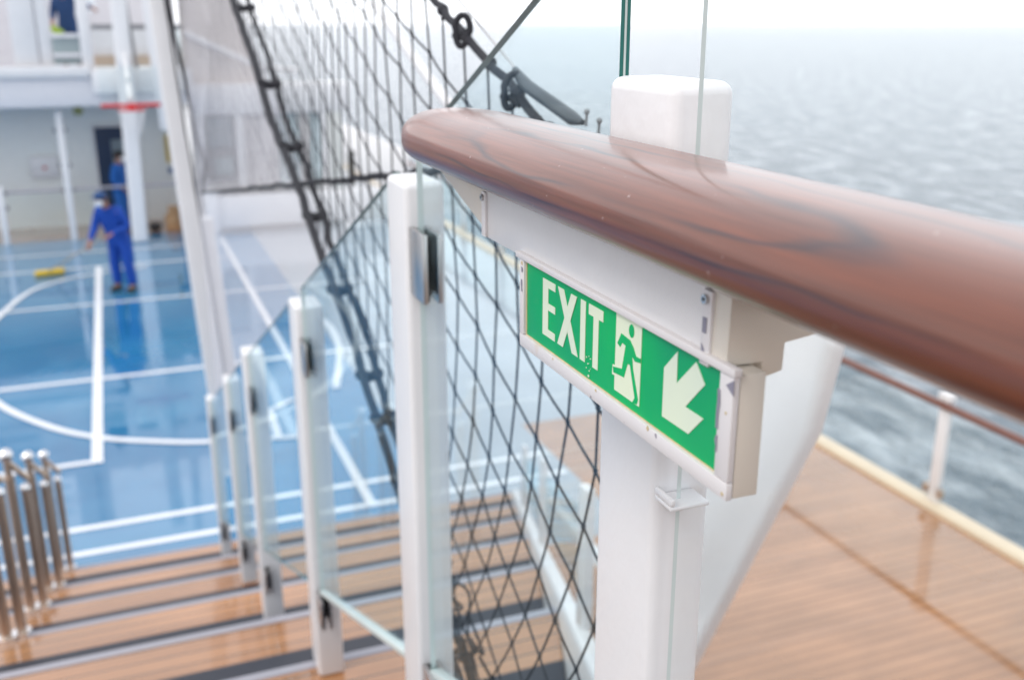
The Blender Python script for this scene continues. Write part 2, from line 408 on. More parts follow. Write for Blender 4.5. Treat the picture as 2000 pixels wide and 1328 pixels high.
def ribbon(b, pts, w, z=.004):
    pts = [Vector((p[0], p[1], 0)) for p in pts]; n = len(pts); o = len(b.v)
    for i, p in enumerate(pts):
        t = (pts[min(i+1, n-1)] - pts[max(i-1, 0)]).normalized(); q = Vector((-t.y, t.x, 0))*w/2
        b.v.append((p.x+q.x, p.y+q.y, z)); b.v.append((p.x-q.x, p.y-q.y, z))
    for i in range(n-1):
        b.f.append([o+2*i, o+2*i+1, o+2*i+3, o+2*i+2]); b.mi.append(0)
def smooth_path(pts, k=8):
    out = []
    P = [Vector((*p, 0)) if len(p) == 2 else Vector(p) for p in pts]
    P = [P[0]*2-P[1]] + P + [P[-1]*2-P[-2]]
    for i in range(1, len(P)-2):
        for j in range(k):
            t = j/k; a, b_, c, d = P[i-1], P[i], P[i+1], P[i+2]
            out.append(.5*((2*b_) + (c-a)*t + (2*a-5*b_+4*c-d)*t*t + (3*b_-a-3*c+d)*t**3))
    out.append(P[-2]); return out
b = MB()
z = .004
for i, (pts, w) in enumerate([
    ([(-7, 8.32), (3.85, 8.30)], .085), ([(-7, 8.75), (3.85, 8.80)], .085),
    ([(-7, 12.95), (3.8, 12.95)], .10), ([(-7, 16.76), (3.8, 16.76)], .09), ([(-7, 19.45), (1.8, 19.5)], .09), ([(-7, 20.9), (1.8, 20.9)], .09),
    ([(-.53, 10.25), (-.53, 19.5)], .11), ([(-7, 10.27), (-.47, 10.27)], .09),
    ([(1.86, 8.3), (1.86, 21.4)], .09)]):
    ribbon(b, pts, w, .004 + .0007*i)
ribbon(b, smooth_path([(1.66, 10.12), (1.3, 10.2), (.54, 10.38), (.03, 10.6), (-.48, 10.9), (-1.01, 11.43), (-1.6, 12.4), (-2.0, 13.6), (-2.15, 14.9), (-1.98, 16.3), (-1.63, 17.9), (-1.14, 18.6), (-.55, 18.95), (.3, 19.2)]), .095, .0112)
ribbon(b, smooth_path([(2.2, 11.5), (2.38, 12.2), (2.58, 13.1), (2.66, 14.2), (2.5, 15.4)]), .09, .0119)
ribbon(b, [(1.30, 10.2), (1.33, 11.05), (1.62, 11.3), (1.9, 11.3)], .09, .0126)
tag(b.build('court_lines', M['court_line']), 'white painted lines on the blue court', kind='structure')

b = MB(); b.add([(3.90, -12, 0), (6.62, -12, 0), (6.62, 9.6, 0), (3.90, 9.6, 0)], [(0,1,2,3)])
b.add([(.4, -12, 0), (3.90, -12, 0), (3.90, 7.0, 0), (.4, 7.0, 0)], [(0,1,2,3)])
b.add([(-14, 22.4, 0), (3.90, 22.4, 0), (3.90, 26, 0), (-14, 26, 0)], [(0,1,2,3)])
tag(b.build('promenade_deck', M['teak_deck']), 'wet teak promenade deck along the ship side', kind='structure')
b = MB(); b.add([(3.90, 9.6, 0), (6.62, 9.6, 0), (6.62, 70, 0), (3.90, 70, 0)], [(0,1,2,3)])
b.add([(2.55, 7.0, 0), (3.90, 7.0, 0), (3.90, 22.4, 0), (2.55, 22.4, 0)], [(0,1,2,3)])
tag(b.build('glare_grey_deck', M['glare_grey_deck']), 'wet deck beyond the teak, sky glare put into its blue grey colour', kind='structure')
b = MB(); b.box(6.62, 6.79, -12, 70, -.1, .045); o = b.build('deck_gutter', M['cream_kerb'], bevel=.012)
tag(o, 'cream edging strip under the ship side railing', kind='structure')
b = MB(); b.box(-14, 6.84, -12, 75, -21.5, -.12)
tag(b.build('ship_hull', M['white']), 'white hull of the ship below the decks', kind='structure')

# sea: one sheet to the horizon
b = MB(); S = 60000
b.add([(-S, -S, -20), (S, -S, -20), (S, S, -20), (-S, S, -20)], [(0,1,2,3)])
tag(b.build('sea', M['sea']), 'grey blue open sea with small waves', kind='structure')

# ------------------------------------------------------------------ terraces
st = empty('terrace_steps', (0, 8, 0), 'broad wooden terrace steps with dark strips and grey metal edges', 'steps')
for n in range(0, 9):
    y1 = YN[n]; y0 = y1 - 1.06; zt = ZN[n] if n else .022
    zb = zt - .44 if n else -.02
    b = MB()
    xl = -3.2; NW = .042
    b.prism([(xl, y0), (XEND(y0), y0), (XEND(y1-NW), y1-NW), (xl, y1-NW)], 'z', zb, zt)
    s = part(b, 'step', M['teak'], st)
    b = MB(); b.prism([(xl, y1-NW), (XEND(y1-NW), y1-NW), (XEND(y1), y1), (xl, y1)], 'z', zb if n else -.015, zt+.004)
    part(b, 'nosing', M['nosing'], s, bevel=.004)
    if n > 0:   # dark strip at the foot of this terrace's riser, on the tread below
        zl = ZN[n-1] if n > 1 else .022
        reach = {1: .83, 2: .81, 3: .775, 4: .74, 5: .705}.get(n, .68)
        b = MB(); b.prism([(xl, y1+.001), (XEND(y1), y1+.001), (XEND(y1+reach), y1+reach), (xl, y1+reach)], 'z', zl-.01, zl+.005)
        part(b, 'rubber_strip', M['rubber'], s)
# sloped white stringer closing the right-hand end of the terraces
def stringer(b, off0, off1, dz0, dz1, y0=1.2, y1=7.9):
    z = lambda y: .4285*(8.05-y)
    v = []
    for y in (y0, y1):
        for xo in (off0, off1):
            for dz in (dz0, dz1):
                v.append((XEND(y)+xo, y, z(y)+dz))
    b.add(v, [(0,1,3,2), (4,6,7,5), (0,4,5,1), (2,3,7,6), (0,2,6,4), (1,5,7,3)])
b = MB(); stringer(b, .005, .065, -.38, .05)
part(b, 'stringer', M['white'], st, bevel=.012)
b = MB(); stringer(b, .235, .285, .03, .09, 2.3)
part(b, 'outer_stringer', M['white'], st, bevel=.012)
# landing under the camera
b = MB(); b.prism([(-3.2, -6), (2.2, -6), (.6, .02), (-3.2, .02)], 'z', 3.0, ZN[8])
tag(b.build('landing_deck', M['teak']), 'teak landing at the head of the steps', kind='structure')

# far balustrade on the slanting end: posts, white top rail and glass
t = empty('terrace_end_balustrade', (1.4, 3.2, 2.1), 'white posts with clear glass at the far slanting end of the steps', 'balustrade')
zp = lambda y: .4285*(8.05-y)
for y in (2.5, 4.32, 6.3):
    b = MB(); x = XEND(y)+.045; b.box(x-.018, x+.018, y-.03, y+.03, zp(y)+.05, zp(y)+.55)
    part(b, 'post', M['white'], t, bevel=.01)
for y0, y1 in ((2.6, 4.22), (4.42, 6.2)):
    b = MB(); v = []
    for y in (y0, y1):
        for xo in (.04, .05):
            for dz in (.17, .46): v.append((XEND(y)+xo, y, zp(y)+dz))
    b.add(v, [(0,1,3,2), (4,6,7,5), (0,4,5,1), (2,3,7,6), (0,2,6,4), (1,5,7,3)])
    part(b, 'glass_pane', M['glass_far'], t)

# ------------------------------------------------------------------ balustrade posts
GX0, GX1 = .4700, .4807           # pane faces
gl_top = lambda y: 4.797 - .435*y
gl_bot = lambda y: 3.765 - .435*y
def clip(b_m, b_r, yc0, yc1, z0, z1, x=0):
    b_m.box(GX0-.012+x, GX0-.003+x, yc0, yc1, z0, z1)
    b_m.box(GX1+.003+x, GX1+.012+x, yc0, yc1, z0, z1)
    b_r.box(GX0-.003+x, GX1+.003+x, yc1-.012, yc1, z0+.004, z1-.004)
    b_r.box(GX0-.003+x, GX0-.0002+x, yc0+.003, yc1-.012, z0+.004, z1-.004)
posts = [
 # X, near face Y, depth, base z, top z, label, clip z list
 (.487, .775, .118, 3.0, 4.232, 'thick white square post close behind the exit sign and wooden handrail', [(3.30, 3.40)]),
 (.487, 1.655, .118, 2.5, 4.020, 'white post with a large steel clip, left of the handrail end', [(3.825, 3.945), (2.95, 3.06)]),
 (.487, 2.945, .12, 2.142, 3.462, 'white post rising from the dark strip, next lower from the big clipped post', [(3.26, 3.365), (2.38, 2.485)]),
 (.487, 4.60, .12, 1.2855, 2.80, 'white post third up from the court, before the two short crowded ones', [(2.52, 2.64), (1.55, 1.67)]),
 (.487, 5.85, .12, .857, 2.24, 'white post second up from the blue court', [(1.94, 2.06), (1.05, 1.17)]),
 (.487, 7.72, .12, .02, 1.45, 'last white post standing at the foot of the steps beside the blue court', [(1.18, 1.32), (.24, .37)]),
]
WID = {.775: (.031, .035), 1.655: (.034, .040), 2.945: (.036, .052), 4.60: (.036, .062), 5.85: (.036, .060), 7.72: (.036, .050)}
PG = 'white posts of the stepped glass balustrade'
for X, Y, D, zb, zt, lab, clips in posts:
    t = empty('balustrade_post', (X, Y+D/2, zb), lab, 'post', PG)
    b = MB(); hw0, hw1 = WID[Y]; b.box(X-hw0, X+hw1, Y, Y+D+.010, zb, zt)
    part(b, 'column', M['white'], t, bevel=.0125, seg=4)
    for z0, z1 in clips:
        bm_, br_ = MB(), MB(); dx = X-.487
        if Y < 1:
            w = MB(); w.box(.455, .498, Y-.034, Y-.001, 3.835, 3.840); w.box(.455, .460, Y-.034, Y-.001, 3.8403, 3.848)
            part(w, 'bracket', M['white'], t, bevel=.002)
            continue
        clip(bm_, br_, Y-.085, Y-.0015, z0, z1, dx)
        c = part(bm_, 'clip', M['steel'], t, bevel=.0018)
        o = br_.build('gasket', M['black']); o.parent = c
        o.matrix_parent_inverse = Matrix.Translation(-Vector(t.location))
        o.matrix_parent_inverse = Matrix.Identity(4)
        # c's parent inverse puts c at world identity, so gasket in world coordinates needs none
PNG = 'sloping glass panes of the stepped balustrade'
panes = [(.905, 1.635, 'tall tinted glass pane between the sign post and the big clipped post'),
         (1.785, 2.925, 'tinted glass pane left of the big clipped post, net seen through it'),
         (3.075, 4.58, 'tinted glass pane between the third and fourth posts from the handrail'),
         (4.74, 5.83, 'small glass pane between the two crowded posts above the court'),
         (5.99, 7.70, 'lowest glass pane, ending at the foot of the steps')]
for i, (y0, y1, lab) in enumerate(panes):
    t = empty('glass_pane', (GX0, y0, gl_bot(y0)), lab, 'glass pane', PNG)
    dx = 0
    b = MB(); b.prism([(y0, gl_bot(y0)), (y1, gl_bot(y1)), (y1, gl_top(y1)), (y0, gl_top(y0))], 'x', GX0+dx, GX1+dx, 0, 1)
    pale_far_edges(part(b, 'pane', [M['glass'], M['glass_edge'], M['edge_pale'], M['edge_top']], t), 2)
    b = MB(); xm = (GX0+GX1)/2+dx; b.box(xm-.0011, xm+.0011, y0-.0006, y0+.0004, gl_bot(y0), gl_top(y0)-.001)
    part(b, 'interlayer', M['interlayer'], t)
    if i > 1: continue
    b = MB(); b.add([(x, y, gl_bot(y)+dz) for y in (y0+.01, y1-.01) for x in (GX0-.006, GX1+.006) for dz in (-.012, .004)],
                    [(0,1,3,2), (4,6,7,5), (0,4,5,1), (2,3,7,6), (0,2,6,4), (1,5,7,3)])
    part(b, 'bottom_rail', M['edge_pale'], t, bevel=.002)
b = MB(); b.prism([(-2.5, 3.25), (.757, 3.25), (.757, 5.6), (-2.5, 5.6)], 'x', GX0, GX0+.0045, 0, 1)
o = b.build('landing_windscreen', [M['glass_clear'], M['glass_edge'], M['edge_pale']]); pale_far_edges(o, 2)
tag(o, 'tall clear glass windscreen beyond the wooden handrail', 'glass pane')

# inclined white support behind the sign
t = empty('inclined_support', (1.35, 2.1, 2.0), 'broad inclined white support rising behind the sign, teak deck to its right', 'support')
b = MB()
L0 = lambda z: (1.6137 + (3.677-z)*0.420)    # near edge of the left face, Y at height z
def band(ys, z): return ys
poly = [(1.56, 3.73), (1.545, 3.66), (1.59, 3.45), (1.86, 2.88), (2.02, 2.55), (2.67, 1.2), (3.25, 0.0), (3.95, 0), (2.72, 2.05), (2.56, 2.30), (1.98, 3.73)]
b.prism(poly, 'x', 1.30, 1.352)
part(b, 'web', M['white'], t, bevel=.02, seg=3)

# ------------------------------------------------------------------ handrail
t = empty('wooden_handrail', (.39, .3, 4.15), 'thick polished reddish brown wooden handrail crossing the foreground', 'handrail')
XC, ZC, A, B = .3865, 4.150, .0755, .0345
def rail_mesh():
    b = MB(); NS = 64; rows = []
    # plan outline: inner corner rounds first, the outer side reaches farther
    ys = [-.35 + (1.10+.35)*i/60 for i in range(61)]
    y_end_in, y_end_out = 1.10, 1.245
    # parametrised section; rounding of the end by scaling a superellipse section towards the far end
    stations = []
    for i in range(50): stations.append((-.4 + 1.51*i/49, 1.0))
    for k in range(1, 25):
        th = (k/24)*math.pi/2
        stations.append((1.131, math.cos(th)))
    for (y, s) in stations:
        ring = []
        for k in range(NS):
            th = 2*math.pi*k/NS
            c, sn = math.cos(th), math.sin(th)
            e = 2/2.5
            px = math.copysign(abs(c)**e, c); pz = math.copysign(abs(sn)**e, sn)
            if pz < 0: pz *= .92
            if s >= .9999:
                X, Y, Z = XC + A*px, y, ZC + B*pz
            else:
                reach = .150 + .02*px
                Y = 1.11 + reach*math.sqrt(max(0, 1-s*s))
                X = XC + .012*(1-s) + A*px*s**.72; Z = ZC + B*pz*s**.42
            ring.append((X, Y, Z))
        rows.append(ring)
    for r in rows: b.v += r
    for i in range(len(rows)-1):
        for k in range(NS):
            k2 = (k+1) % NS
            b.f.append([i*NS+k, i*NS+k2, (i+1)*NS+k2, (i+1)*NS+k]); b.mi.append(0)
    b.f.append(list(range(NS))[::-1]); b.mi.append(0)
    return b
part(rail_mesh(), 'wood_cap', M['wood_rail'], t, smooth=True)
# steel channel under the wood
b = MB(); b.box(.362, .42, -.4, 1.11, ZC-B*.92-.006, ZC-B*.92+.004)
part(b, 'under_channel', M['grey_dark'], t, bevel=.002)

# ------------------------------------------------------------------ exit sign
XS = .36
t = empty('exit_sign', (XS, .7, 4.03), 'green exit sign with running figure and arrow in a chipped white frame under the handrail', 'exit sign')
ZR = ZC-B*.92-.0055     # underside of channel, about 4.113
y_l, y_r = .991, .5565
b = MB(); b.box(XS, XS+.030, y_r, y_l, 4.062, ZR)
part(b, 'mounting_board', M['board'], t, bevel=.0012)
# left cream wing, tapering up to the rail
b = MB(); b.prism([(y_l+.001, 4.064), (y_l+.001, ZR), (1.175, ZR), (1.15, ZR-.006)], 'x', XS+.004, XS+.03)
part(b, 'end_wing', M['white_warm'], t, bevel=.001)
# flanges with screws
for yy, zz in ((y_l+.001, 4.063), (y_r-.0045, 4.058)):
    b = MB(); b.box(XS-.003, XS+.001, yy-.0075, yy+.004, zz, ZR-.002)
    f = part(b, 'flange', M['frame'], t, bevel=.0007)
    b = MB(); b.tube([(XS-.0055, yy-.001, ZR-.008), (XS-.002, yy-.001, ZR-.008)], .0034, 14)
    s = part(b, 'screw', M['steel'], f, smooth=True); s.matrix_parent_inverse = Matrix.Identity(4)
    b = MB(); b.tube([(XS-.0058, yy-.001, ZR-.008), (XS-.0054, yy-.001, ZR-.008)], .0013, 8)
    s2 = part(b, 'screw_hole', M['black'], f); s2.matrix_parent_inverse = Matrix.Identity(4)
# bare chips on right flange
b = MB(); yy = y_r-.0065
b.prism([(yy+.0035, 4.092), (yy-.0015, 4.092), (yy-.0012, 4.081), (yy+.0035, 4.081)], 'x', XS-.0036, XS-.0032)
b.prism([(yy+.0035, 4.073), (yy+.0005, 4.070), (yy-.0035, 4.0615), (yy+.0035, 4.0608)], 'x', XS-.0036, XS-.0032)
part(b, 'paint_chip', M['chip'], t)
# right-hand cream end block stepping back
b = MB(); b.prism([(XS-.001, 4.064), (XS, ZR), (XS+.079, ZR), (XS+.072, 4.079), (XS+.045, 4.0755), (XS+.0445, 4.056), (XS+.0285, 4.0525), (XS+.0275, 4.064)], 'y', .526, y_r-.007)
part(b, 'end_block', M['white_warm'], t, bevel=.0012)
# housing behind the plate
pl_l, pl_r, pl_b, pl_t = .873, .528, 3.9862, 4.0615
fr = .0115
b = MB(); b.box(XS+.0015, XS+.0215, pl_r-.016, pl_l+.010, pl_b-.0125, pl_t+.001)
part(b, 'housing', M['white_warm'], t, bevel=.0012)
# frame of four bars
b = MB(); b.box(XS-.004, XS+.001, pl_r-.0165, pl_l+.0105, pl_b-.013, pl_b)
b.box(XS-.004, XS+.001, pl_l, pl_l+.0105, pl_b+.0003, pl_t+.002)
b.box(XS-.004, XS+.001, pl_r-.0165, pl_r, pl_b+.0003, pl_t+.002)
b.box(XS-.0055, XS+.001, pl_r-.0185, pl_l+.018, pl_t+.0005, pl_t+.0065)
part(b, 'frame', M['frame'], t, bevel=.0009)
b = MB()   # rust-yellow lip and bare chips on the frame
b.box(XS-.0012, XS+.0002, pl_r, pl_l, pl_b, pl_b+.0012)
b.box(XS-.0012, XS+.0002, pl_l-.002, pl_l, pl_b+.0013, pl_t)
part(b, 'rust_line', M['rust'], t)
b = MB(); rr = random.Random(3)
for yy, zz, h in ((pl_l+.0035, 4.052, .005), (pl_l+.004, 4.036, .012), (pl_r-.001, 4.035, .028), (pl_r-.0015, 4.01, .012)):
    pts = [(yy + rr.uniform(-.0009, .0009) + (.0013 if i < 4 else -.0013), zz + h*((i if i < 4 else 7-i)/3-.5)) for i in range(8)]
    b.prism(pts, 'x', XS-.0046, XS-.0042); part(b, 'frame_chip', M['chip'], t); b = MB()
b.prism([(pl_r-.0175, 4.0605), (pl_r-.0175, 4.0495), (pl_r-.0085, 4.0545)], 'x', XS-.0046, XS-.0042)
part(b, 'frame_chip', M['chip'], t)
def blot(cy, cz, r, x, seed):
    q = random.Random(seed); bb = MB()
    bb.prism([(cy+r*q.uniform(.5, 1.1)*math.cos(k*math.pi/6), cz+r*q.uniform(.5, 1.1)*math.sin(k*math.pi/6)) for k in range(12)], 'x', x-.0002, x+.0002)
    part(bb, 'rust_spot', M['rust'], t)
for k, (cy, cz, r) in enumerate([(pl_l+.004, pl_t-.003, .0022), (pl_r-.012, pl_b-.009, .0017), (.71, pl_b-.002, .0016), (.62, pl_b-.0015, .0022), (.80, pl_b-.002, .0013), (pl_r-.010, 4.035, .0012)]):
    blot(cy, cz, r, XS-.0042, k)
# plate
b = MB(); b.box(XS-.0008, XS+.0012, pl_r, pl_l, pl_b+.0012, pl_t+.0004)
plate = part(b, 'plate', M['plate_green'], t)
def S(x, y): return (pl_l - x*.001, 3.985 + y*.001)
def poly(b, pts, d=0): b.prism([S(*p) for p in pts], 'x', XS-.0013-d, XS-.0009-d)
b = MB()
for x0, y0, x1, y1 in ((41.5, 14.5, 54, 69), (54, 61.7, 70, 69), (54, 40.5, 70, 47.2), (54, 14.5, 70, 21.8)): poly(b, [(x0,y0), (x1,y0), (x1,y1), (x0,y1)])
poly(b, [(75.8,69), (88.6,69), (119.8,15), (107.6,15)]); 
poly(b, [(104.4,69), (116.6,69), (88.6,15), (76.2,15)], .0001)
poly(b, [(124.2,15), (134.2,15), (134.2,69.3), (124.2,69.3)])
poly(b, [(140.2,60.2), (167.5,60.2), (167.5,69.5), (140.2,69.5)]); poly(b, [(149.6,15.5), (159.4,15.5), (159.4,60.2), (149.6,60.2)])
l = part(b, 'lettering', M['plate_pale'], plate); l.matrix_parent_inverse = Matrix.Identity(4)
b = MB(); poly(b, [(190.8,9.6), (233.2,9.6), (233.2,76.4), (190.8,76.4)])
poly(b, [(186.2,21.5), (206.5,23), (212,33), (209,36), (204,32), (187,30.2)], .00005)
l = part(b, 'doorway_panel', M['plate_pale'], plate); l.matrix_parent_inverse = Matrix.Identity(4)
b = MB()
hd = [(217.2+4.3*math.cos(a*math.pi/10), 67+5.4*math.sin(a*math.pi/10)) for a in range(20)]
poly(b, hd, .0003)
poly(b, [(194.3,50.4), (199.3,48.6), (202.5,53.2), (208.2,52.3), (203.3,31.5), (187.8,28.5), (188.9,23.9), (207.3,25.4), (212.6,38.5), (216.4,39), (226,14.5), (222.4,9.5), (229.8,10.3), (231.6,14.8), (221.8,36.8), (219.6,47), (224,44.2), (233.3,45.6), (233.3,49.2), (226,48.9), (221.4,54.6), (215.3,59), (200.4,60.4)], .0003)
l = part(b, 'running_figure', M['plate_green'], plate); l.matrix_parent_inverse = Matrix.Identity(4)
b = MB(); poly(b, [(286.2,71.5), (287.0,47.6), (311.2,71.4), (323.7,58.8), (300.3,34.2), (324.4,34.0), (306.4,15.6), (268.6,15.2), (268.4,53.6)])
l = part(b, 'arrow', M['plate_pale'], plate); l.matrix_parent_inverse = Matrix.Identity(4)
b = MB()   # scuffed specks near the T
for i in range(14):
    x, y = rr.gauss(142, 3.2), rr.uniform(5, 24); q = rr.uniform(.25, .75)
    if i == 0: x, y, q = 143.5, 5.5, 1.3
    poly(b, [(x+q*math.cos(a*math.pi/3), y+q*math.sin(a*math.pi/3)) for a in range(6)], .0006)
l = part(b, 'scuff_marks', M['plate_pale'], plate); l.matrix_parent_inverse = Matrix.Identity(4)

# ------------------------------------------------------------------ net
NX = .62
t = empty('safety_net', (NX, 3, 3.6), 'black knotted diamond mesh safety net stretched beside the steps', 'net')
rope1_z = lambda y: 2.007 + .473*y
bot_z = lambda y: 4.30 - .157*y
def node(i, j):
    y = .36 + .11*i; z = 3.638 + .345*y - .110*j
    h = (math.sin(i*12.9898+j*78.233)*43758.5453) % 1 - .5; g = (math.sin(i*39.34+j*11.1)*9631.7) % 1 - .5
    if z < 3.8: y += .50*(3.8-z)**2 * max(0, 1-(y-1.2)/4)
    return (NX + .006*g + .012*math.sin(y*2+z*3), y + .009*h, z + .009*g)
b = MB(); NI, NJ = 84, 38
def inside(p): return p[2] > min(rope1_z(p[1]), bot_z(p[1])) - .01 and p[1] < 9.35 and p[1] > 1.03 and p[2] > 2.3 and p[2] < 6.2
for i in range(NI):
    for j in range(NJ):
        p = node(i, j)
        if not inside(p): continue
        q1, q2 = node(i+1, j), node(i, j+1)
        rr0 = .0023 if p[2] > rope1_z(p[1])-.02 else .0009
        for q in (q1, q2):
            if j == 0 and q is q1: continue
            if inside(q):
                m_ = tuple((a_+c_)/2 for a_, c_ in zip(p, q)); m_ = (m_[0], m_[1], m_[2]-.002)
                b.tube([p, m_, q], rr0, 5, cap=False)
        if rr0 > .002: b.ball(p, .0046, 6, 4)
part(b, 'mesh', M['rope'], t, smooth=True)
def wob(pts, amp, k=6, seed=1):
    r_ = random.Random(seed); P = smooth_path(pts, k)
    return [p + Vector((r_.uniform(-amp, amp), r_.uniform(-amp, amp), r_.uniform(-amp, amp))) for p in P]
b = MB(); b.tube(wob([(NX, y, 3.638+.345*y) for y in (1.05, 1.15, 1.3, 1.6, 1.9, 2.2, 3, 4, 5, 6, 7)], .004, 6, 4), .0075, 8)
for k in range(30):
    y = .9+.13*k; b.ball((NX, y, 3.636+.345*y), .0125, 8, 6, sc=(1, 1.5, 1))
part(b, 'top_rope', M['rope'], t, smooth=True)
r1 = [(1.62, 2.72), (1.9, 2.86), (2.51, 3.19), (2.84, 3.393), (3.25, 3.56), (3.65, 3.762), (4.08, 3.908), (4.43, 4.11), (5.03, 4.388), (5.8, 4.75), (6.8, 5.2)]
b = MB()
sepr = lambda y: .006 + .0062*y
b.tube(wob([(NX-sepr(y), y, z) for y, z in r1], .003, 6, 2), [.010+.0011*k/6 for k in range(61)], 8)
b.tube(wob([(NX+sepr(y), y+.01, z-.012) for y, z in r1], .006, 6, 3), .0115, 8)
for k, y in enumerate([2.05, 2.35, 2.56, 2.72, 3.08, 3.45, 3.86, 4.3, 4.95, 5.6]):
    z = rope1_z(y)+.01; w_ = sepr(y)+.008
    b.tube([(NX-w_, y, z), (NX, y, z-.012), (NX+w_, y, z-.006)], .017, 8)
    b.ball((NX+w_*.8, y, z-.006), .020, 8, 6); b.ball((NX-w_*.8, y, z), .018, 8, 6)
part(b, 'lacing_rope', M['rope'], t, smooth=True)
b = MB()    # gathered end of the net
for k in range(26):
    a_ = random.Random(k+50); y0 = a_.uniform(1.45, 1.95); z0 = 2.007+.473*y0 + a_.uniform(-.05, .10)
    pts = [(NX+a_.uniform(-.03, .03), y0+a_.uniform(-.06, .06)+.05*s, z0+a_.uniform(-.04, .04)+.02*s) for s in range(4)]
    b.tube(smooth_path(pts, 4), .0038, 5)
part(b, 'gathered_end', M['rope'], t, smooth=True)
b = MB(); b.tube(wob([(NX, y, bot_z(y)-.0) for y in (1.6, 1.9, 2.3, 2.7, 3.2, 4, 5, 6.2, 7.4, 8.7)], .006, 6, 8), .009, 8)
part(b, 'cross_rope', M['rope'], t, smooth=True)
b = MB(); b.tube(wob([(.53, 9.3, 4.9), (.56, 9.3, 4.35), (.62, 9.25, 3.8), (.67, 9.2, 3.35), (.71, 9.1, 3.1), (.66, 8.9, 2.93)], .004, 6, 9), .017, 8)
b.tube(wob([(.50, 9.28, 5.0), (.555, 9.28, 3.9), (.62, 9.28, 2.9), (.68, 9.3, 2.0), (.735, 9.3, 1.1)], .003, 6, 10), .010, 8)
part(b, 'side_rope', M['rope'], t, smooth=True)
b = MB(); b.add([(NX+.012, y, z) for y, z in ((3.30, 3.52), (7.9, 1.53), (9.3, .92), (9.3, 6.3), (3.30, 3.57))], [(0,1,2,3,4)])
part(b, 'fine_mesh', M['veil'], t)
# stay cable above the net with its end fitting, and two thimble rings
t = empty('stay_cable', (NX, 1.6, 4.2), 'thin steel stay cable with a grey end fitting above the net edge', 'cable')
b = MB(); b.tube([(NX+.012, 3.2, 4.80), (NX+.012, 1.875, 4.322), (NX+.006, 1.555, 4.203)], .0022, 8)
part(b, 'wire', M['steel'], t, smooth=True)
b = MB(); b.tube([(NX+.004, 1.57, 4.208), (NX, 1.535, 4.196), (NX, 1.50, 4.184), (NX, 1.335, 4.150), (NX, 1.30, 4.147)], [.006, .0095, .0105, .0105, .004], 12)
part(b, 'end_fitting', M['slate'], t, smooth=True)
for (y, z) in ((1.29, 4.155), (1.25, 4.146)):
    b = MB(); b.tube([(NX, y, z-.012), (NX, y-.002, z+.006)], .0022, 8); b.ball((NX, y-.002, z+.008), .0045, 8, 6)
    part(b, 'bolt', M['grey_dark'], t, smooth=True)
for y, z, lab, tl in ((1.79, 4.268, 'black oval rope ring in clear air, left of the glass edge', .15), (1.545, 4.176, 'black oval rope ring behind the glass, just above the handrail', .35)):
    b = MB(); H2, W2 = .027, .0125; hx, hy = .90, -.43
    pts = []
    for k in range(25):
        a_ = 2*math.pi*k/24
        yy = W2*math.sin(a_)*(1.15 if math.cos(a_) > 0 else .9); zz = H2*math.cos(a_)
        q_ = yy + zz*tl*.5; pts.append((NX-.012 + q_*hx, y + q_*hy, z + zz))
    b.tube(pts, .0062, 10, cap=False)
    b.tube([(NX-.022, y+.02, z-.008), (NX-.012, y+.004, z-.012), (NX-.002, y-.012, z-.022)], .0058, 8)
    tag(b.build('rope_ring', M['rope'], smooth=True), lab, 'ring', 'oval rings on the top rope of the net')

# masts carrying the net
t = empty('net_mast', (.62, 9.5, 0), 'tall white leaning mast at the court side of the net', 'mast')
def slab(b, x0, z0, x1, z1, w, y0, y1):
    b.add([(x0-w/2, y0, z0), (x0+w/2, y0, z0), (x0+w/2, y1, z0), (x0-w/2, y1, z0), (x1-w/2, y0, z1), (x1+w/2, y0, z1), (x1+w/2, y1, z1), (x1-w/2, y1, z1)],
          [(0,1,2,3), (4,5,6,7), (0,1,5,4), (1,2,6,5), (2,3,7,6), (3,0,4,7)])
b = MB(); slab(b, .70, 0, .375, 6.5, .165, 9.45, 9.62)
part(b, 'pole', M['white'], t, bevel=.02, seg=3)
b = MB(); b.box(.58, .82, 9.42, 9.66, 0, .02)
part(b, 'base_plate', M['white'], t)
b = MB(); slab(b, .86, 0, .72, 2.55, .12, 9.6, 9.75); 
tag(b.build('stub_mast', M['white'], bevel=.02, seg=3), 'short white upright directly right of the tall leaning mast', 'mast')
# white pipe behind the net
b = MB(); b.tube([(1.0, 2.45, 3.815), (1.0, 5.6, 4.905)], .017, 12)
tag(b.build('white_strut', M['white'], smooth=True), 'white sloping pipe seen through the net beside the sea horizon', 'pipe')

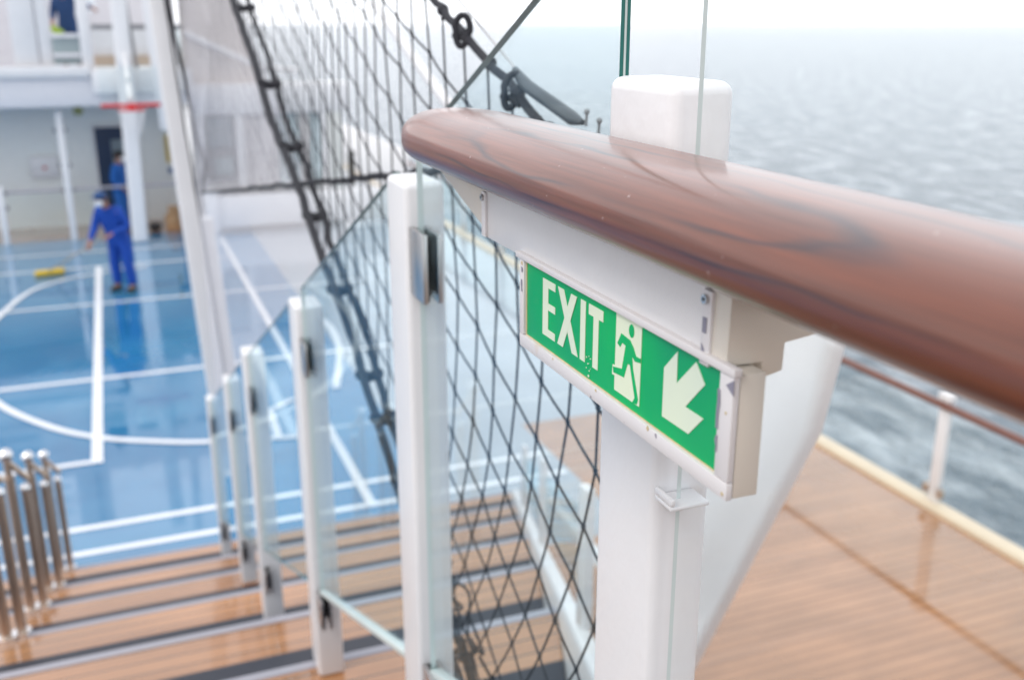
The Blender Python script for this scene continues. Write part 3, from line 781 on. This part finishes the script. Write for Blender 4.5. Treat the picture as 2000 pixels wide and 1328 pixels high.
# ------------------------------------------------------------------ left handrail posts
LG = 'twin steel tube posts at the left end of the steps'
for n, lab in ((3, 'nearest twin brown steel posts at the left picture edge'), (2, 'twin steel posts with pale ball top, second from the left edge'),
               (1, 'twin steel posts with pale ball top, third from the left edge'), (0, 'farthest twin steel posts, beside the court, with pale ball top')):
    Y = YN[n]-.03; zb = ZN[n] if n else .022
    t = empty('twin_tube_post', (-.76, Y, zb), lab, 'post', LG)
    b = MB(); b.tube([(-.792, Y, zb), (-.792, Y, zb+.90)], .029, 14); part(b, 'tube', M['steel_tube'], t, smooth=True)
    b = MB(); b.tube([(-.722, Y+.03, zb), (-.722, Y+.03, zb+.80)], .026, 14); part(b, 'tube', M['steel_tube'], t, smooth=True)
    b = MB(); b.tube([(-.792, Y, zb+.90), (-.792, Y, zb+1.0)], .02, 12); b.tube([(-.792, Y, zb+1.0), (-.70, Y+.03, zb+.86)], .018, 10)
    part(b, 'arm', M['steel_tube'], t, smooth=True)
    b = MB(); b.ball((-.792, Y, zb+1.035), .042, 16, 10); part(b, 'ball_top', M['chrome'], t, smooth=True)
    b = MB(); b.ball((-.722, Y+.03, zb+.80), .031, 12, 8); part(b, 'cap', M['chrome'], t, smooth=True)
    b = MB(); b.tube([(-.792, Y, zb), (-.792, Y, zb+.025)], .048, 16); b.tube([(-.722, Y+.03, zb), (-.722, Y+.03, zb+.022)], .045, 16)
    part(b, 'base_flange', M['chrome'], t, smooth=True)

# ------------------------------------------------------------------ ship side railing
t = empty('ship_side_railing', (6.72, 6.4, .045), 'brown topped white railing with glass along the edge of the teak deck', 'railing')
b = MB(); b.tube([(6.70, y, 1.0) for y in (-12, 0, 10, 24)], .036, 12)
part(b, 'handrail', M['wood_far'], t, smooth=True)
b = MB(); b.box(6.66, 6.76, 24.05, 70, .05, 1.30); part(b, 'bulwark', M['white'], t, bevel=.02)
for k in range(-1, 8):
    y = 6.37 + 2.25*k
    b = MB(); b.box(6.70, 6.76, y-.055, y+.055, .045, .97)
    b.box(6.685, 6.775, y-.07, y+.07, 1.04, 1.12)
    b.box(6.74, 6.76, y-.04, y+.04, .97, 1.04)
    part(b, 'stanchion', M['white'], t, bevel=.012)
    if k < 7:
        b = MB(); b.box(6.715, 6.727, y+.09, y+2.16, .10, .93); part(b, 'pane', [M['glass_far']], t)
    for s_ in (-1, 1):
        b = MB(); b.box(6.685, 6.735, y+s_*.085-.03, y+s_*.085+.03, .12, .20); part(b, 'clamp', M['steel_tube'], t, bevel=.006)

# ------------------------------------------------------------------ deckhouse at the head of the court
t = empty('deckhouse', (-2, 24, 0), 'white two level deckhouse at the far left end of the court', 'building')
b = MB(); b.box(-14, 1.55, 24.0, 24.3, 0, 2.72); part(b, 'lower_wall', M['greenish_wall'], t)
b = MB(); b.box(-14, 1.6, 21.9, 24.6, 2.72, 3.36); part(b, 'floor_slab', M['grey_wall'], t, bevel=.02)
b = MB(); b.box(-14, -.30, 21.80, 21.90, 3.28, 3.50); part(b, 'deck_edge', M['white'], t, bevel=.02)
b = MB(); b.box(-.29, 1.6, 21.82, 21.9, 2.95, 3.42); part(b, 'deck_edge', M['white'], t, bevel=.02)
b = MB(); b.box(-14, -2.2, 22.2, 22.4, 3.5, 6.5); part(b, 'upper_wall', M['grey_wall'], t)
for k in range(9):
    b = MB(); b.box(-14, -1.72, 22.1, 22.19, 3.62+.30*k, 3.645+.30*k); part(b, 'wall_rib', M['white'], t)
b = MB(); b.box(-14, 1.6, 25.2, 25.4, 3.36, 6.5); up = part(b, 'rear_wall', M['grey_wall'], t)
b = MB(); b.box(-.4, 1.5, 25.10, 25.19, 3.36, 3.60); part(b, 'skirting', M['tan'], t)
b = MB(); b.box(-1.62, -1.18, 22.0, 22.35, 3.5, 6.5); part(b, 'pillar', M['white'], t, bevel=.03)
b = MB(); b.box(-1.17, -.93, 22.05, 22.30, 3.5, 6.5); part(b, 'pillar', M['white'], t, bevel=.03)
b = MB(); b.box(-.42, -.20, 21.95, 22.15, 3.42, 5.2); part(b, 'pillar', M['white'], t, bevel=.03)
b = MB(); b.box(-.92, -.43, 22.05, 22.10, 3.52, 4.02); w = part(b, 'windbreak_pane', M['window_green'], t)
b = MB(); b.box(-.92, -.43, 21.98, 22.04, 3.66, 3.73); part(b, 'lower_bar', M['grey_wall'], t)
b = MB(); b.box(-.92, -.43, 21.98, 22.04, 4.03, 4.10); part(b, 'upper_bar', M['white'], t)
b = MB(); b.box(-.18, 1.5, 22.0, 22.06, 4.17, 4.27); part(b, 'balcony_rail', M['grey_dark'], t)
b = MB(); b.box(-.18, 1.5, 22.02, 22.04, 3.45, 4.16); part(b, 'balcony_pane', M['glass_far'], t)
# dark doorway
b = MB(); b.box(-.40, .42, 23.93, 23.99, .02, 2.12); d = part(b, 'door', M['door_dark'], t)
b = MB(); b.box(-.08, .30, 23.90, 23.925, 1.25, 1.85); o = part(b, 'door_window', M['window'], d); o.matrix_parent_inverse = Matrix.Identity(4)
b = MB(); b.box(-.46, -.40, 23.92, 23.99, .0, 2.18); b.box(.42, .48, 23.92, 23.99, .0, 2.18); b.box(-.39, .41, 23.92, 23.99, 2.13, 2.18)
part(b, 'door_frame', M['white'], t)
b = MB(); b.box(-1.75, -1.2, 23.86, 23.99, 1.1, 1.55); part(b, 'wall_cabinet', M['white'], t, bevel=.02)
b = MB(); b.box(-1.5, -1.44, 23.84, 23.859, 1.28, 1.34); part(b, 'cabinet_latch', M['red'], t)
b = MB(); b.ball((-.62, 22.4, 2.60), .10, 10, 8, sc=(1,1,.9)); part(b, 'deck_lamp', M['lamp_green'], t, smooth=True)
b = MB(); b.box(1.05, 1.12, 23.93, 23.99, 1.3, 1.9); part(b, 'notice_strip', M['yellow'], t)
# court-end rail with tall white post
t = empty('court_end_railing', (-1, 22.2, 0), 'thin grey handrail with white posts in front of the deckhouse wall', 'railing')
b = MB(); b.tube([(-9, 22.2, 1.06), (1.5, 22.2, 1.06)], .028, 10); part(b, 'handrail', M['nosing'], t, smooth=True)
for x, h in ((-2.25, 1.2), (-.99, 2.62), (-3.6, 1.2), (-4.9, 2.62)):
    b = MB(); b.box(x-.06, x+.06, 22.14, 22.26, 0, h); p = part(b, 'post', M['white'], t, bevel=.015)
    for z_ in ((1.05, .75) if h < 2 else (1.05, 1.55, 2.25)):
        for s_ in (-1, 1):
            b = MB(); b.box(x+s_*.10-.03, x+s_*.10+.03, 22.16, 22.22, z_-.04, z_+.04); c = part(b, 'clamp', M['grey_dark'], p); c.matrix_parent_inverse = Matrix.Identity(4)
for x0, x1 in ((-2.15, -1.09), (-.89, 0.1)):
    b = MB(); b.box(x0, x1, 22.19, 22.205, .15, 1.0); part(b, 'pane', M['glass_far'], t)

# basketball hoop
t = empty('basketball_hoop', (.33, 22.0, 0), 'basketball hoop with red lower edge on a thick white column', 'basketball hoop')
b = MB(); slab(b, .27, 0, .40, 6.5, .30, 21.45, 21.75); part(b, 'column', M['white'], t, bevel=.05, seg=4)
b = MB(); b.box(-.15, .86, 19.9, 19.925, 2.90, 3.55); part(b, 'backboard', M['glass_far'], t)
b = MB(); b.box(-.16, .87, 19.86, 19.94, 2.83, 2.895); part(b, 'edge_padding', M['red'], t, bevel=.015)
b = MB(); b.tube([(.35, 19.95, 2.95), (.36, 21.44, 3.6)], .05, 10); b.tube([(.35, 19.95, 3.3), (.36, 21.44, 3.7)], .04, 10); part(b, 'boom', M['white'], t, smooth=True)
b = MB(); pts = [(.35+.228*math.cos(a*math.pi/12), 19.6+.228*math.sin(a*math.pi/12), 2.80) for a in range(25)]
b.tube(pts, .011, 8, cap=False); b.box(.27, .43, 19.83, 19.859, 2.78, 2.86); part(b, 'rim', M['red'], t, smooth=True)
b = MB()
for k in range(12):
    a0 = k*math.pi/6
    for s_ in (-1, 1):
        b.tube([(.35+(.225-.028*q)*math.cos(a0+s_*q*.26), 19.6+(.225-.028*q)*math.sin(a0+s_*q*.26), 2.79-.105*q) for q in range(5)], .006, 4, cap=False)
part(b, 'hoop_net', M['white'], t)
b = MB(); b.tube([(.585, 21.9, 3.2), (.49, 21.9, 4.9), (.40, 21.9, 6.4)], .035, 8)
tag(b.build('dark_pipe', M['grey_dark'], smooth=True), 'dark sloping pipe right of the thick white hoop column', 'pipe')
b = MB(); slab(b, .95, 2.3, .78, 6.4, .17, 20.9, 21.1)
tag(b.build('hanging_column', M['white'], bevel=.03), 'white column ending in mid air left of the tall leaning mast', 'column')

# navy stand, carton and small dark bag at the wall
t = empty('folding_stand', (1.22, 22.6, 0), 'dark blue folded stand against the wall beside the mast', 'stand')
b = MB(); b.box(1.16, 1.26, 22.55, 22.7, .02, 1.25); b.box(1.0, 1.3, 22.5, 22.75, 1.25, 1.33); part(b, 'frame', M['navy_cloth'], t, bevel=.01)
b = MB(); b.box(.85, 1.18, 22.7, 23.0, .0, .30); b.box(.92, 1.18, 22.75, 23.0, .303, .48)
tag(b.build('carton_stack', M['crate'], bevel=.01), 'brown cartons on the deck beneath the dark blue stand', 'carton')
b = MB(); b.ball((.62, 22.7, .09), .14, 10, 8, sc=(1, .8, .7)); tag(b.build('dark_bag', M['black'], smooth=True), 'small dark bag at the foot of the hoop column', 'bag')

# second superstructure right of the mast
t = empty('side_house', (3.2, 23.5, 0), 'white superstructure with grey window, seen between mast and net', 'building')
b = MB(); b.box(1.62, 5.0, 22.5, 23.1, 2.42, 3.05); part(b, 'floor_slab', M['white'], t, bevel=.03)
b = MB(); b.box(1.62, 5.0, 23.6, 23.9, 0, 2.42); part(b, 'wall', M['greenish_wall'], t)
b = MB(); b.box(1.80, 2.44, 22.6, 22.66, 1.0, 2.42); w = part(b, 'window', M['grey_dark'], t)
b = MB(); b.box(1.86, 2.40, 22.56, 22.597, 1.75, 2.38); o = part(b, 'upper_pane', M['window'], w); o.matrix_parent_inverse = Matrix.Identity(4)
b = MB(); b.box(1.98, 2.36, 22.55, 22.597, 1.15, 1.52); o = part(b, 'lower_pane', M['window_green'], w); o.matrix_parent_inverse = Matrix.Identity(4)
b = MB(); b.box(1.68, 1.80, 22.5, 22.7, .9, 2.42); part(b, 'pillar', M['white'], t)
b = MB(); b.box(2.45, 2.62, 22.5, 22.7, .9, 2.42); part(b, 'pillar', M['white'], t)
b = MB(); b.box(4.3, 4.45, 22.5, 22.7, .0, 2.42); part(b, 'pillar', M['white'], t)
rr = random.Random(11)
cols = [simple('mottled_%d' % k, c, .4, var=.6, scale=2.5+k) for k, c in enumerate([(.35,.40,.42), (.45,.52,.54), (.28,.30,.38), (.52,.50,.50)])]
for k in range(7):
    x0 = 2.64+.237*k; b = MB(); b.box(x0, x0+.225, 22.6, 22.63, .9, 2.42); part(b, 'screen_panel', cols[rr.randrange(4)], t)
b = MB(); b.box(1.75, 6.2, 21.9, 22.05, .10, .78); part(b, 'low_bulwark', M['white'], t, bevel=.03)
b = MB(); b.box(1.62, 1.9, 21.8, 21.95, .0, .95); part(b, 'bulwark_post', M['white'], t, bevel=.03)
b = MB(); b.prism([(1.62, 3.05), (1.62, 4.15), (3.2, 3.05)], 'y', 22.9, 22.96); part(b, 'stair_side', M['beige'], t)
b = MB(); b.tube([(1.62, 22.85, 4.1), (3.1, 22.85, 3.38), (3.9, 22.85, 3.3)], .06, 10); part(b, 'stair_rail', M['white'], t, smooth=True)
b = MB(); b.prism([(1.62, 3.05), (1.62, 6.5), (2.2, 6.5), (3.4, 3.05)], 'y', 24.2, 24.3); part(b, 'rear_panel', M['beige'], t)
b = MB(); b.box(4.85, 4.98, 22.3, 22.45, .8, 1.5); b.ball((4.92, 22.36, 1.5), .09, 10, 8); part(b, 'deck_vent', M['shoe'], t)

# ------------------------------------------------------------------ people
def skinned(name, joints, edges, mats, parent, root, sub=1):
    """joints: {key: (pos, radius)}; one continuous skinned surface"""
    keys = list(joints); idx = {k: i for i, k in enumerate(keys)}
    me = bpy.data.meshes.new(name+'_skel'); me.from_pydata([joints[k][0] for k in keys], [(idx[a], idx[c]) for a, c in edges], [])
    o = bpy.data.objects.new(name, me); COL.objects.link(o)
    md = o.modifiers.new('s', 'SKIN'); md.use_smooth_shade = True
    sv = me.skin_vertices[0].data
    for k in keys:
        r = joints[k][1]; sv[idx[k]].radius = (r, r) if not isinstance(r, tuple) else r
        sv[idx[k]].use_root = (k == root)
    sb = o.modifiers.new('u', 'SUBSURF'); sb.levels = sub; sb.render_levels = sub
    dg = bpy.context.evaluated_depsgraph_get(); dg.update()
    m2 = bpy.data.meshes.new_from_object(o.evaluated_get(dg)); m2.name = name
    o.modifiers.clear(); o.data = m2; bpy.data.meshes.remove(me)
    m2.materials.clear(); m2.materials.append(mats)
    for p in m2.polygons: p.use_smooth = True
    o.parent = parent
    return o

def person(label, loc, rot, cloth, J, extras, group=None):
    t = empty('person', loc, label, 'person', group); t.rotation_euler = (0, 0, rot)
    def hand(side, wrist, direction, E_, Jd):
        d = Vector(direction).normalized(); w = Vector(wrist)
        s_ = d.cross(Vector((0, 0, 1))); s_ = s_.normalized() if s_.length > .01 else Vector((1, 0, 0)); n_ = s_.cross(d).normalized()
        palm = w + d*.055; Jd[side+'palm'] = (tuple(palm), (.026, .034)); E_.append((side+'wr', side+'palm'))
        for q, (off, ln) in enumerate(((-.027, .062), (-.009, .075), (.009, .070), (.026, .055))):
            a_ = palm + d*.028 + s_*off; m_ = a_ + d*ln*.5 - n_*.012; e_ = m_ + d*ln*.35 - n_*.028
            for nm, pp, rr_ in (('a', a_, .0095), ('b', m_, .0085), ('c', e_, .0075)): Jd[side+'f%d%s' % (q, nm)] = (tuple(pp), rr_)
            E_ += [(side+'palm', side+'f%da' % q), (side+'f%da' % q, side+'f%db' % q), (side+'f%db' % q, side+'f%dc' % q)]
        a_ = palm - s_*.034 - d*.02; e_ = a_ - s_*.018 + d*.035 - n_*.02
        Jd[side+'t0'] = (tuple(a_), .011); Jd[side+'t1'] = (tuple(e_), .009); E_ += [(side+'palm', side+'t0'), (side+'t0', side+'t1')]
    Jb = {k: (v[0], v[1]) for k, v in J.items()}
    E_ = [('pelvis', 'waist'), ('waist', 'chest'), ('chest', 'neck'), ('neck', 'skull'), ('skull', 'crown')]
    for s_ in 'lr':
        E_ += [('chest', s_+'sh'), (s_+'sh', s_+'el'), (s_+'el', s_+'wr'), ('pelvis', s_+'hip'), (s_+'hip', s_+'kn'), (s_+'kn', s_+'an'), (s_+'an', s_+'toe')]
        hand(s_, J[s_+'wr'][0], Vector(J[s_+'wr'][0])-Vector(J[s_+'el'][0]), E_, Jb)
    skinned('body', Jb, E_, M['skin'], t, 'pelvis', 1)
    # coverall: a looser skin over trunk, arms and legs
    g = 1.36
    ck = ['pelvis', 'waist', 'chest', 'collar'] + [s_+k for s_ in 'lr' for k in ('sh', 'el', 'cuff', 'hip', 'kn', 'hem')]
    Jc = {}
    for k in ck:
        if k == 'collar': Jc[k] = (tuple(Vector(J['chest'][0]).lerp(Vector(J['neck'][0]), .75)), .075)
        elif k.endswith('cuff'): Jc[k] = (tuple(Vector(J[k[0]+'el'][0]).lerp(Vector(J[k[0]+'wr'][0]), .93)), .045)
        elif k.endswith('hem'): Jc[k] = (tuple(Vector(J[k[0]+'kn'][0]).lerp(Vector(J[k[0]+'an'][0]), .97)), .085)
        else:
            r_ = J[k][1]; Jc[k] = (J[k][0], tuple(x*g for x in r_) if isinstance(r_, tuple) else r_*g+.008)
    Ec = [('pelvis', 'waist'), ('waist', 'chest'), ('chest', 'collar')]
    for s_ in 'lr': Ec += [('chest', s_+'sh'), (s_+'sh', s_+'el'), (s_+'el', s_+'cuff'), ('pelvis', s_+'hip'), (s_+'hip', s_+'kn'), (s_+'kn', s_+'hem')]
    skinned('coverall', Jc, Ec, cloth, t, 'pelvis', 2)
    hc = Vector(J['skull'][0])
    b = MB(); b.ball(hc + Vector((0, .018, .035)), .112, 16, 10, sc=(.86, 1.0, .98)); 
    b.v = [v if v[2] > hc.z-.02 or v[1] > hc.y else (v[0], v[1]+.05, v[2]) for v in b.v]
    b.build('hair', M['hair'], t, smooth=True)
    b = MB(); 
    for sx in (-1, 1): b.ball((hc.x+sx*.033, hc.y-.086, hc.z+.012), .011, 8, 6)
    b.build('eyes', M['black'], t, smooth=True)
    b = MB(); b.ball((hc.x, hc.y-.105, hc.z-.018), .016, 8, 6, sc=(.8, 1, 1.4)); b.build('nose', M['skin'], t, smooth=True)
    for sx in (-1, 1):
        b = MB(); b.ball((hc.x+sx*.092, hc.y+.005, hc.z), .022, 8, 6, sc=(.4, .8, 1.3)); b.build('ear', M['skin'], t, smooth=True)
        e = 'r' if sx > 0 else 'l'
        a_ = Vector(J[e+'an'][0]); o_ = Vector(J[e+'toe'][0])
        b = MB(); b.tube([(a_.x, a_.y+.045, .045), (a_.x, a_.y-.02, .05), (o_.x, o_.y+.02, .042), (o_.x, o_.y-.04, .035)], [.042, .052, .047, .025], 12)
        b.build('shoe', M['shoe'], t, smooth=True)
    if 'mask' in extras:
        b = MB(); b.ball((hc.x, hc.y-.055, hc.z-.045), .072, 14, 10, sc=(.95, .9, .85)); b.build('face_mask', M['mask'], t, smooth=True)
    if 'cap' in extras:
        b = MB(); b.ball((hc.x, hc.y, hc.z+.062), .110, 16, 8, sc=(.9, 1, .72)); b.prism([(hc.x-.07, hc.y-.09), (hc.x+.07, hc.y-.09), (hc.x+.05, hc.y-.17), (hc.x-.05, hc.y-.17)], 'z', hc.z+.045, hc.z+.055)
        b.build('cap', M['navy_cloth'], t, smooth=True)
    return t
# local axes: the person faces -Y
def base_pose(lean=.0):
    return {
     'pelvis': ((0, .0, .93), (.125, .10)), 'waist': ((0, -.02-lean*.2, 1.08), (.12, .095)), 'chest': ((0, -.04-lean*.6, 1.30), (.14, .105)),
     'neck': ((0, -.05-lean*.95, 1.47), .055), 'skull': ((0, -.08-lean*1.2, 1.59), (.082, .10)), 'crown': ((0, -.07-lean*1.25, 1.66), (.06, .07)),
     'lhip': ((-.10, 0, .86), .085), 'lkn': ((-.13, -.03, .48), .06), 'lan': ((-.14, .02, .09), .042), 'ltoe': ((-.16, -.13, .04), .035),
     'rhip': ((.10, 0, .86), .085), 'rkn': ((.13, -.03, .48), .06), 'ran': ((.14, .02, .09), .042), 'rtoe': ((.16, -.13, .04), .035),
     'lsh': ((-.19, -.03-lean*.7, 1.40), .058), 'rsh': ((.19, -.03-lean*.7, 1.40), .058)}
J1 = base_pose(.22)
J1.update({'rel': ((.27, -.10, 1.13), .045), 'rwr': ((.10, -.34, 1.02), .03), 'lel': ((-.27, -.22, 1.13), .045), 'lwr': ((-.25, -.42, .90), .03)})
person('worker in blue coverall, dark cap and white mask mopping the court', (-.10, 17.5, 0), R(-38), M['blue_cloth'], J1, ('mask', 'cap'))
J2 = base_pose(.0)
J2.update({'lel': ((-.26, .02, 1.12), .045), 'lwr': ((-.22, -.16, .95), .03), 'rel': ((.26, .02, 1.12), .045), 'rwr': ((.20, -.22, 1.06), .03)})
person('second worker in blue overalls standing in the dark doorway', (-.02, 22.95, 0), R(70), M['teal_cloth'], J2, ('mask',))
J3 = base_pose(.1)
J3.update({'lel': ((-.26, -.05, 1.12), .045), 'lwr': ((-.24, -.25, .98), .03), 'rel': ((.40, -.10, 1.28), .045), 'rwr': ((.55, -.25, 1.22), .03)})
person('person in navy top on the upper deck of the deckhouse', (-.62, 23.3, 3.36), R(-10), M['navy_cloth'], J3, ())
# mop
t = empty('floor_mop', (-1.35, 19.0, 0), 'yellow squeegee mop on a long pole pushed over the wet court', 'mop')
b = MB(); b.tube([(-.06, 17.42, 1.10), (-.42, 17.55, .88), (-1.36, 19.12, .07)], .014, 8); part(b, 'pole', M['wood_pole'], t, smooth=True)
b = MB(); b.prism([(-1.58, 19.02), (-1.10, 19.12), (-1.10, 19.36), (-1.58, 19.26)], 'z', .02, .075); part(b, 'head', M['yellow'], t, bevel=.012)
# white parasol and lime bundle on the upper deck
t = empty('white_parasol', (-.45, 24.3, 3.36), 'white sunshade standing behind the person on the upper deck', 'parasol')
b = MB(); b.tube([(-.45, 24.4, 3.36), (-.45, 24.4, 5.3)], .02, 8); part(b, 'pole', M['steel'], t, smooth=True)
b = MB(); b.ball((-.45, 24.4, 4.75), .40, 16, 10, sc=(1, .5, .95)); part(b, 'canopy', M['parasol'], t, smooth=True)
b = MB(); b.ball((-.80, 22.9, 4.16), .10, 10, 8, sc=(1, .8, .7)); b.ball((-.88, 22.95, 4.22), .07, 10, 8)
tag(b.build('lime_bag', M['plant'], smooth=True, loc=(0, 0, -.04)), 'small lime green bag on the upper deck behind the panel', 'bag')

# ------------------------------------------------------------------ light, sky, camera
w = bpy.data.worlds.new('World'); scene.world = w; w.use_nodes = True
N, L = w.node_tree.nodes, w.node_tree.links
bg = N['Background']
sky = N.new('ShaderNodeTexSky'); sky.sky_type = 'NISHITA'; sky.sun_disc = False
SUN_EL, SUN_AZ = R(52), R(250)
sky.sun_elevation = SUN_EL; sky.sun_rotation = SUN_AZ; sky.dust_density = 6; sky.air_density = 1.2
# overcast: a high, bright cloud deck over the clear sky
cl = N.new('ShaderNodeTexNoise'); cl.inputs['Scale'].default_value = 1.6; cl.inputs['Detail'].default_value = 5
tcw = N.new('ShaderNodeTexCoord'); L.new(tcw.outputs['Generated'], cl.inputs['Vector'])
rc = N.new('ShaderNodeValToRGB'); rc.color_ramp.elements[0].position = .35; rc.color_ramp.elements[0].color = (7.4, 7.7, 8.1, 1)
rc.color_ramp.elements[1].position = .7; rc.color_ramp.elements[1].color = (9.4, 9.5, 9.9, 1)
L.new(cl.outputs['Fac'], rc.inputs[0])
sz = N.new('ShaderNodeSeparateXYZ'); L.new(tcw.outputs['Generated'], sz.inputs[0])
hz = N.new('ShaderNodeMapRange'); hz.interpolation_type = 'SMOOTHSTEP'
hz.inputs[1].default_value = 0; hz.inputs[2].default_value = .5; hz.inputs[3].default_value = 1.3; hz.inputs[4].default_value = .92
L.new(sz.outputs['Z'], hz.inputs[0])
vm = N.new('ShaderNodeVectorMath'); vm.operation = 'SCALE'; L.new(rc.outputs[0], vm.inputs[0]); L.new(hz.outputs[0], vm.inputs['Scale'])
mx = N.new('ShaderNodeMix'); mx.data_type = 'RGBA'; mx.inputs[0].default_value = .86
L.new(sky.outputs[0], mx.inputs[6]); L.new(vm.outputs[0], mx.inputs[7]); L.new(mx.outputs[2], bg.inputs['Color'])
bg.inputs['Strength'].default_value = 0.125

sun = bpy.data.lights.new('sun', 'SUN'); sun.energy = 1.0; sun.angle = R(25); sun.color = (1, .97, .93)
so = bpy.data.objects.new('sun', sun); COL.objects.link(so)
d = Vector((math.cos(SUN_EL)*math.sin(SUN_AZ), math.cos(SUN_EL)*math.cos(SUN_AZ), math.sin(SUN_EL)))
so.rotation_euler = d.to_track_quat('Z', 'Y').to_euler()

cam = bpy.data.cameras.new('camera'); co = bpy.data.objects.new('camera', cam); COL.objects.link(co)
scene.camera = co
co.location = (0, 0, EYE); co.rotation_euler = (R(90-17.6), 0, R(-21.5))
cam.lens = 35; cam.sensor_width = 36; cam.clip_start = .02; cam.clip_end = 150000
cam.dof.use_dof = True; cam.dof.focus_distance = .90; cam.dof.aperture_fstop = 4.8; cam.dof.aperture_blades = 9

scene.view_settings.view_transform = 'Standard'; scene.view_settings.look = 'None'
scene.view_settings.exposure = 0.5; scene.view_settings.gamma = 1
scene.render.engine = 'CYCLES'
scene.cycles.use_denoising = True
scene.cycles.max_bounces = 10; scene.cycles.transparent_max_bounces = 24; scene.cycles.glossy_bounces = 5
scene.cycles.caustics_reflective = False; scene.cycles.caustics_refractive = False
